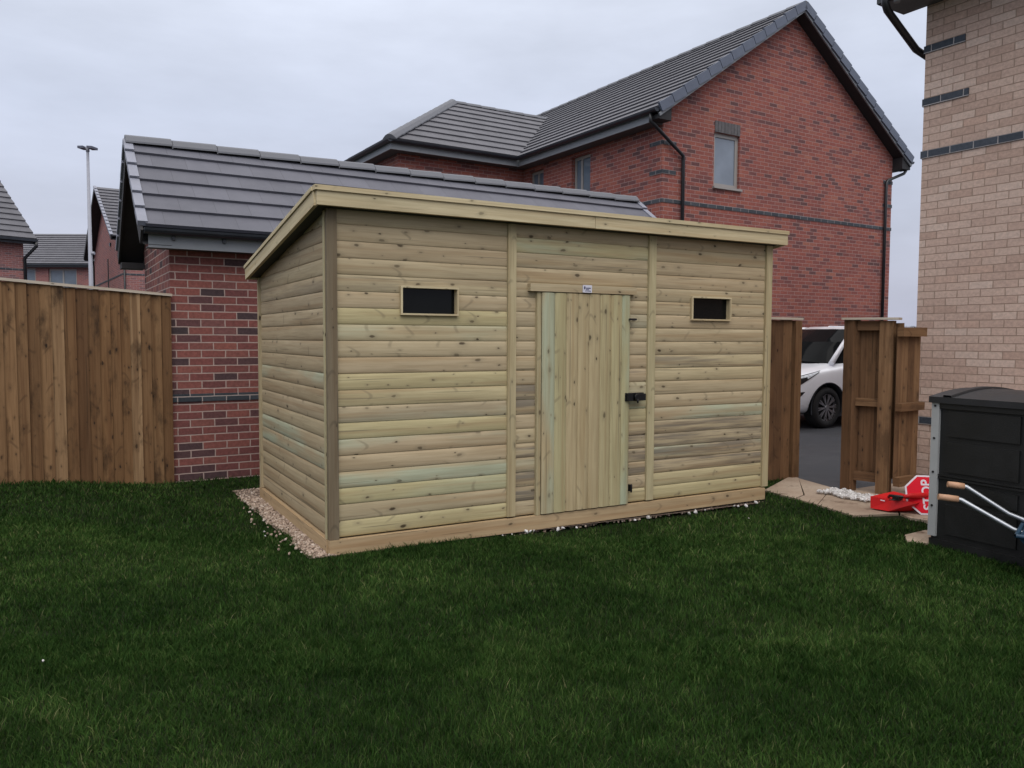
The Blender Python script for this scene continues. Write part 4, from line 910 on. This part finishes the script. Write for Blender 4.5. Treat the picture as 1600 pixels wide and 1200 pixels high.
# --- far houses
def far_house(root, L0, L1, dep, ez, rz, oh=.35, hip=False, wins=(), mat='redbrick', n=11, gable_only=False):
    """front wall on ly=0 facing -y; ridge along lx"""
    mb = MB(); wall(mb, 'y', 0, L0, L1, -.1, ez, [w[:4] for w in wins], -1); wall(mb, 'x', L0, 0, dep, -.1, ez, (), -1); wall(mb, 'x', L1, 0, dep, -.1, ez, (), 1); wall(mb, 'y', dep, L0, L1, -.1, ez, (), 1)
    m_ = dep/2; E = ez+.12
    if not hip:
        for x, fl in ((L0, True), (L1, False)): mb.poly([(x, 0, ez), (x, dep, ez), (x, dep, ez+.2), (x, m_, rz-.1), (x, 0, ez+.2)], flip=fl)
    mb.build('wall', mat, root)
    a0, a1 = L0-oh, L1+oh; h = (m_+oh) if hip else 0
    mb = MB(); roofplane(mb, (a0, -oh, E), (a1, -oh, E), (a0+h, m_, rz), (a1-h, m_, rz), n, t=.05); roofplane(mb, (a1, dep+oh, E), (a0, dep+oh, E), (a1-h, m_, rz), (a0+h, m_, rz), n, t=.05)
    if hip: roofplane(mb, (a1, -oh, E), (a1, dep+oh, E), (a1-h, m_-.01, rz), (a1-h, m_+.01, rz), n, t=.05); roofplane(mb, (a0, dep+oh, E), (a0, -oh, E), (a0+h, m_+.01, rz), (a0+h, m_-.01, rz), n, t=.05)
    mb.build('roof', 'tileh', root)
    mb = MB(); mb.box(a0, a1, -oh-.12, -oh, E-.10, E-.01); mb.box(a0, a1, -oh, -oh+.04, E-.20, E-.06)
    mb.build('gutter', 'gutter', root)
    mb = MB(); mb.box(a0, a1, -oh+.041, -.001, E-.16, E-.13); mb.build('soffit', 'soffgrey', root)
    for w in wins: window(root, 'y', 0, *w[:4], mull=w[4] if len(w) > 4 else None, fr=.09)
f1 = thing('red_brick_house', 'red brick house with hipped roof cut off by the left photo edge', 'house', (-2.90, 30.75, 0), rad(22.8), 'red brick houses of the estate')
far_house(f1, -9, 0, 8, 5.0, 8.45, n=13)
bands(f1, 'bluebrick', [('y', 0, -9, .01, 4.0, -1)])
pipe(f1, [(.30, -.42, 5.0), (.30, -.42, 4.85), (.02, -.06, 4.4), (.02, -.06, 0)], .06)
f2 = thing('red_brick_house', 'distant red brick house with low grey roof seen above the closeboard fence', 'house', (-1.82, 48.33, 0), rad(-29.2), 'red brick houses of the estate')
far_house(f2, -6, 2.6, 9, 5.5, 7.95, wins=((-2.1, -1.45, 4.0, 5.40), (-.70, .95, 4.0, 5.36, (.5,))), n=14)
f3 = thing('red_brick_house', 'pinkish brick house gable seen between the lamp post and garage roof', 'house', (.502, 30.843, 0), rad(4.5), 'red brick houses of the estate')
D3 = 9.67
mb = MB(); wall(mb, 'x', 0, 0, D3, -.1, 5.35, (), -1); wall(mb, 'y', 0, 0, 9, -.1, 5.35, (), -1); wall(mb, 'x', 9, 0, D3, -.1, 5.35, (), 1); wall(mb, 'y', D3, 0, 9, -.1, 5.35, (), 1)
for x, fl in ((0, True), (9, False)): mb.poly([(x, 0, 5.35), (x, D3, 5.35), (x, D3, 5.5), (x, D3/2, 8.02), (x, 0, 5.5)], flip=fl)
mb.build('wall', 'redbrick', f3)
mb = MB(); roofplane(mb, (-.4, -.35, 5.42), (9.4, -.35, 5.42), (-.4, D3/2, 8.15), (9.4, D3/2, 8.15), 15, t=.05); mb.build('roof', 'tileh', f3)
mb = MB(); roofplane(mb, (9.4, D3+.35, 5.42), (-.4, D3+.35, 5.42), (9.4, D3/2, 8.15), (-.4, D3/2, 8.15), 15, t=.05); mb.build('roof', 'tileh', f3)
mb = MB()
for y in (-.35, D3+.35): mb.beam((-.42, y, 5.36), (-.42, D3/2, 8.09), .05, .2)
for y in (-.35, D3+.35): mb.poly([(-.40, y, 5.26), (0, y, 5.26), (0, D3/2, 8.0), (-.40, D3/2, 8.0)])
mb.build('barge_board', 'soffit', f3)
mb = MB(); N_ = 15
for k in range(N_):
    a = Vector((-.42, -.35+(D3/2+.35)*k/N_, 5.46+2.73*k/N_)); b = Vector((-.42, -.35+(D3/2+.35)*(k+1)/N_, 5.43+2.73*(k+1)/N_)); mb.beam(a, b, .12, .07)
mb.build('verge_cap', 'vergeg', f3)
bands(f3, 'bluebrick', [('x', 0, -.01, D3, 3.995, -1), ('y', 0, .05, 9, 3.995, -1)])
pipe(f3, [(-.02, D3+.1, 5.2), (-.06, D3-.06, 4.9), (-.06, D3-.06, 0)], .06)
pipe(f3, [(.06, -.06, 5.2), (.06, -.06, 0)], .04)
mb = MB(); mb.box(-.06, 0, 3.2, 3.45, 5.38, 5.52); mb.build('vent', 'gutter', f3); 
mb = MB(); mb.box(-.03, .0, 4.25, 4.40, 3.6, 4.9); mb.build('movement_joint', 'soffit', f3)

# --- lamp post
lp = thing('street_lamp', 'tall grey street lamp post with a flat twin head behind the fence', 'street lamp', (-.80, 23.6, 0))
mb = MB(); mb.tube([(-.80, 23.6, 0), (-.80, 23.6, 1.4), (-.80, 23.6, 1.5), (-.795, 23.6, 7.25)], [.10, .10, .075, .042], 12); mb.build('pole', 'lamp', lp)
mb = MB(); T = Matrix.Translation((-.795, 23.6, 7.32)) @ Matrix.Rotation(rad(-29), 4, 'Z'); mb.M = T
mb.prism([(-.24, -.16), (-.06, -.18), (-.06, .16), (-.20, .14)], 'z', -.02, .05); mb.prism([(.06, -.18), (.20, -.14), (.24, .16), (.06, .16)], 'z', -.02, .05); mb.build('lantern', 'lampd', lp, .01)
mb = MB(); mb.M = T; mb.tube([(0, 0, -.10), (0, 0, .06)], .055, 12); mb.box(-.1, .1, -.03, .03, -.01, .03); mb.build('bracket', 'lamp', lp)
mb = MB(); mb.tube([(-.80, 23.6, 4.05), (-.68, 23.53, 4.05)], .05, 8); mb.build('sensor_box', 'lamp', lp)

# ------------------------------------------------------------------ white car
def car():
    root = thing('parked_car', 'white car parked on the driveway, seen through the gate gap', 'car', (8.28, 4.46, -.012), world=False)
    OFF[root.name] = Vector((0, 0, 0))
    S = [(0, .50, .40, .60, .66, .70), (.03, .66, .34, .60, .69, .75), (.12, .80, .27, .58, .76, .83), (.30, .875, .235, .58, .84, .905), (.55, .91, .225, .60, .90, .965), (.85, .925, .22, .62, .94, 1.01), (1.2, .93, .22, .62, .975, 1.07),
         (2.2, .93, .22, .62, 1.0, 1.09), (3.4, .93, .22, .62, 1.03, 1.12), (4.0, .90, .25, .64, 1.04, 1.12), (4.32, .82, .32, .66, 1.0, 1.08), (4.42, .66, .42, .66, .95, 1.0)]
    mb = MB(); prev = None
    for x, w, zb, zm, zs, zt in S:
        half = [(0, zb), (w*.86, zb), (w*.96, zb+.06), (w, zm-.08), (w*1.0, zm+.10), (w*.985, zs-.03), (w*.95, zs+.01), (w*.78, zt-.015), (w*.70, zt), (0, zt+.035)]
        ring = [(x, -y, z) for y, z in half]+[(x, y, z) for y, z in half[::-1][1:-1]]
        ring = ring+[ring[0]]
        if prev: mb.strip(prev, ring, [(0, 0)]*len(ring), [(1, 0)]*len(ring))
        else: mb.poly(ring[:-1])
        prev = ring
    mb.poly(prev[:-1][::-1])
    o = mb.build('body', 'carwhite', root)
    bm = bmesh.new(); bm.from_mesh(o.data); bmesh.ops.remove_doubles(bm, verts=bm.verts, dist=.0005); bmesh.ops.recalc_face_normals(bm, faces=bm.faces); bm.to_mesh(o.data); bm.free()
    s = o.modifiers.new('s', 'SUBSURF'); s.levels = s.render_levels = 2
    cut = MB()
    for x in (.82, 3.45):
        for y in (-1.2, .55): cut.tube([(x, y, .335), (x, y+.65, .335)], .405, 40)
    co = cut.build('tmp_cutter', 'pvcblack', root); b = o.modifiers.new('b', 'BOOLEAN'); b.object = co; b.operation = 'DIFFERENCE'; b.solver = 'EXACT'
    bpy.context.view_layer.update(); dg = bpy.context.evaluated_depsgraph_get(); me = bpy.data.meshes.new_from_object(o.evaluated_get(dg)); o.modifiers.clear(); o.data = me; me.name = 'body'
    bpy.data.objects.remove(co); me.materials.clear(); me.materials.append(M['carwhite'])
    for p in me.polygons: p.use_smooth = True; p.material_index = 0
    try: me.set_sharp_from_angle(angle=rad(40))
    except Exception: pass
    bm = bmesh.new(); bm.from_mesh(me); bv = BVHTree.FromBMesh(bm); bm.free()
    # glasshouse
    bot_ = [(.78, 0), (.86, .45), (1.10, .74), (2.0, .82), (3.4, .83), (4.15, .74), (4.28, 0)]; top_ = [(1.62, 0), (1.66, .36), (1.80, .55), (2.3, .61), (3.2, .60), (3.65, .54), (3.72, 0)]
    def ringz(P, z): return [(x, -y, z if not callable(z) else z(y)) for x, y in P]+[(x, y, z if not callable(z) else z(y)) for x, y in P[::-1][1:-1]]
    zb_ = lambda y: 1.075-.05*(y/.8)**2; R0 = ringz(bot_, zb_); R1 = ringz([((a[0]*.45+b[0]*.55)-.04, (a[1]*.45+b[1]*.55)+.025*(b[1] > 0)) for a, b in zip(bot_, top_)], 1.385); R2 = ringz(top_, 1.60)
    R0, R1, R2 = R0+[R0[0]], R1+[R1[0]], R2+[R2[0]]
    mb = MB(); mb.strip(R0, R1, [(0, 0)]*13, [(1, 0)]*13); mb.strip(R1, R2, [(0, 0)]*13, [(1, 0)]*13); mb.build('windscreen', 'carglass', root)
    rt = [(x, y*1.03, 1.598) for x, y, z in R2[:-1]]; mb = MB()
    ins = [(2.6+(x-2.6)*.8, y*.8, 1.645) for x, y, z in rt]; mb.strip(rt+[rt[0]], ins+[ins[0]], [(0, 0)]*13, [(1, 0)]*13); mb.poly(ins[::-1]); mb.strip([(x, y, z-.03) for x, y, z in rt+[rt[0]]], rt+[rt[0]], [(0, 0)]*13, [(1, 0)]*13); mb.build('roof_panel', 'carwhite', root)
    for sg in (-1, 1):
        mb = MB()
        a = Vector((1.00, sg*.80, 1.035)); b_ = Vector((1.42, sg*.70, 1.37)); c_ = Vector((1.80, sg*.575, 1.605)); mb.tube([a, b_, c_, Vector((2.3, sg*.635, 1.612)), Vector((3.3, sg*.625, 1.605)), Vector((4.2, sg*.76, 1.10))], [.045, .036, .034, .03, .03, .04], 10)
        for x0, x1 in ((2.25, 2.33), (3.15, 3.25)): mb.beam((x0, sg*.835, 1.03), (x1, sg*.635, 1.60), .05, .06)
        mb.build('pillar', 'carwhite', root)
        mb = MB(); mb.prism([(1.30, 1.03), (1.46, 1.04), (1.50, 1.16), (1.34, 1.18), (1.28, 1.12)], 'y', sg*.99-.075, sg*.99+.075); mb.beam((1.42, sg*.82, 1.05), (1.42, sg*.95, 1.08), .05, .05); mb.build('mirror', 'carwhite', root, .02)
        mb = MB(); mb.tube([(2.6, sg*.60, 1.63), (2.65, sg*.60, 1.665), (3.4, sg*.59, 1.665), (3.45, sg*.59, 1.63)], .014, 8); mb.build('roof_rail', 'chrome', root)
    # patches laid onto the body by dropping a grid onto it
    def patch(name, mat, outline, d, par=root, lift=.007, sg=1):
        d = Vector((d[0], d[1]*sg, d[2])).normalized(); mb = MB(); N = 10
        rows = []
        for i in range(N+1):
            t = i/N; row = []
            for j in range(5):
                v = j/4; lo = outline[0]; hi = outline[1]
                f = lambda P: Vector(P[0]).lerp(Vector(P[1]), t*2) if t < .5 else Vector(P[1]).lerp(Vector(P[2]), t*2-1)
                p = f(lo).lerp(f(hi), v); p.y *= sg
                h = bv.ray_cast(p-d*1.5, d)
                if h[0] is None: q = p
                else: q = h[0]-d*lift
                row.append(tuple(q))
            rows.append(row)
        for a, b in zip(rows, rows[1:]): mb.strip(a, b, [(0, 0)]*5, [(1, 0)]*5)
        return mb.build(name, mat, par)
    DV = (.75, .66, 0)
    for sg in (1, -1):
        hl = patch('headlight', 'lens', [[(.05, -.52, .66), (.24, -.80, .70), (.60, -.90, .905)], [(.05, -.52, .745), (.22, -.80, .83), (.62, -.90, .925)]], DV, sg=sg)
        patch('headlight_seal', 'blackmetal', [[(.05, -.52, .645), (.25, -.80, .685), (.61, -.90, .897)], [(.05, -.52, .66), (.24, -.80, .702), (.60, -.90, .907)]], DV, hl, .009, sg)
        patch('headlight_seal', 'blackmetal', [[(.05, -.52, .745), (.22, -.80, .825), (.62, -.90, .922)], [(.05, -.52, .76), (.22, -.80, .838), (.63, -.90, .932)]], DV, hl, .009, sg)
        patch('reflector', 'blackmetal', [[(.12, -.66, .675), (.26, -.80, .71), (.40, -.86, .79)], [(.12, -.66, .76), (.24, -.80, .80), (.38, -.86, .83)]], DV, hl, .012, sg)
        patch('fog_lamp_surround', 'blackmetal', [[(.05, -.50, .42), (.16, -.74, .42), (.22, -.80, .46)], [(.05, -.50, .57), (.18, -.78, .585), (.33, -.87, .60)]], DV, sg=sg)
        patch('fog_lamp', 'chrome', [[(.09, -.62, .46), (.14, -.70, .45), (.18, -.76, .47)], [(.09, -.62, .53), (.14, -.70, .54), (.20, -.78, .53)]], DV, root, .014, sg)
    patch('grille', 'blackmetal', [[(0, -.48, .60), (0, 0, .585), (0, .48, .60)], [(0, -.46, .70), (0, 0, .69), (0, .46, .70)]], (1, 0, 0))
    patch('number_plate', 'plateblue', [[(0, -.45, .56), (0, -.3, .56), (0, .3, .56)], [(0, -.45, .64), (0, -.3, .64), (0, .3, .64)]], (1, 0, 0), root, .02)
    # wheels
    for x in (.82, 3.45):
        for sg in (-1, 1):
            w = thing('tmp', '', '', world=False); bpy.data.objects.remove(w)
            mb = MB(); pr = [(.215, .0), (.225, .03), (.30, .02), (.325, .0), (.335, -.06), (.335, -.15), (.32, -.19), (.22, -.20)]; n = 40; yy = sg*.875
            for k in range(n):
                t0, t1 = 2*math.pi*k/n, 2*math.pi*(k+1)/n
                mb.strip([(x+r*math.cos(t0), yy+sg*d, .335+r*math.sin(t0)) for r, d in pr], [(x+r*math.cos(t1), yy+sg*d, .335+r*math.sin(t1)) for r, d in pr], [(0, 0)]*8, [(1, 0)]*8)
            ty = mb.build('wheel', 'tyre', root)
            mb = MB(); mb.tube([(x, yy-sg*.05, .335), (x, yy-sg*.06, .335)], .22, 32); mb.build('brake_disc', 'blackmetal', ty)
            mb = MB()
            for k in range(10):
                t = 2*math.pi*k/10+.1
                for dt in (-.09, .09):
                    mb.beam((x+.04*math.cos(t), yy+sg*.005, .335+.04*math.sin(t)), (x+.212*math.cos(t+dt), yy+sg*.012, .335+.212*math.sin(t+dt)), .018, .016, up=(0, 1, 0))
            mb.tube([(x, yy-sg*.01, .335), (x, yy+sg*.018, .335)], .042, 16)
            ring = [(.205, .0), (.222, .008), (.222, -.03), (.205, -.04)]
            for k in range(n):
                t0, t1 = 2*math.pi*k/n, 2*math.pi*(k+1)/n
                mb.strip([(x+r*math.cos(t0), yy+sg*d, .335+r*math.sin(t0)) for r, d in ring], [(x+r*math.cos(t1), yy+sg*d, .335+r*math.sin(t1)) for r, d in ring], [(0, 0)]*4, [(1, 0)]*4)
            mb.build('rim', 'rim', ty)
            mb = MB(); pr = [(.407, -.012), (.385, -.012), (.375, -.16)]
            for k in range(20):
                t0, t1 = math.pi*(k/20*1.16-.08), math.pi*((k+1)/20*1.16-.08)
                mb.strip([(x+r*math.cos(t0), sg*(.925+d), .335+r*math.sin(t0)) for r, d in pr], [(x+r*math.cos(t1), sg*(.925+d), .335+r*math.sin(t1)) for r, d in pr], [(0, 0)]*3, [(1, 0)]*3)
            mb.build('wheel_arch', 'pvcblack', root)
    mb = MB(); mb.box(.46, 1.2, -.66, .66, .24, .80); mb.box(3.05, 3.85, -.66, .66, .24, .80); mb.box(1.0, 3.4, -.8, .8, .17, .26); mb.build('underbody', 'blackmetal', root)
car()
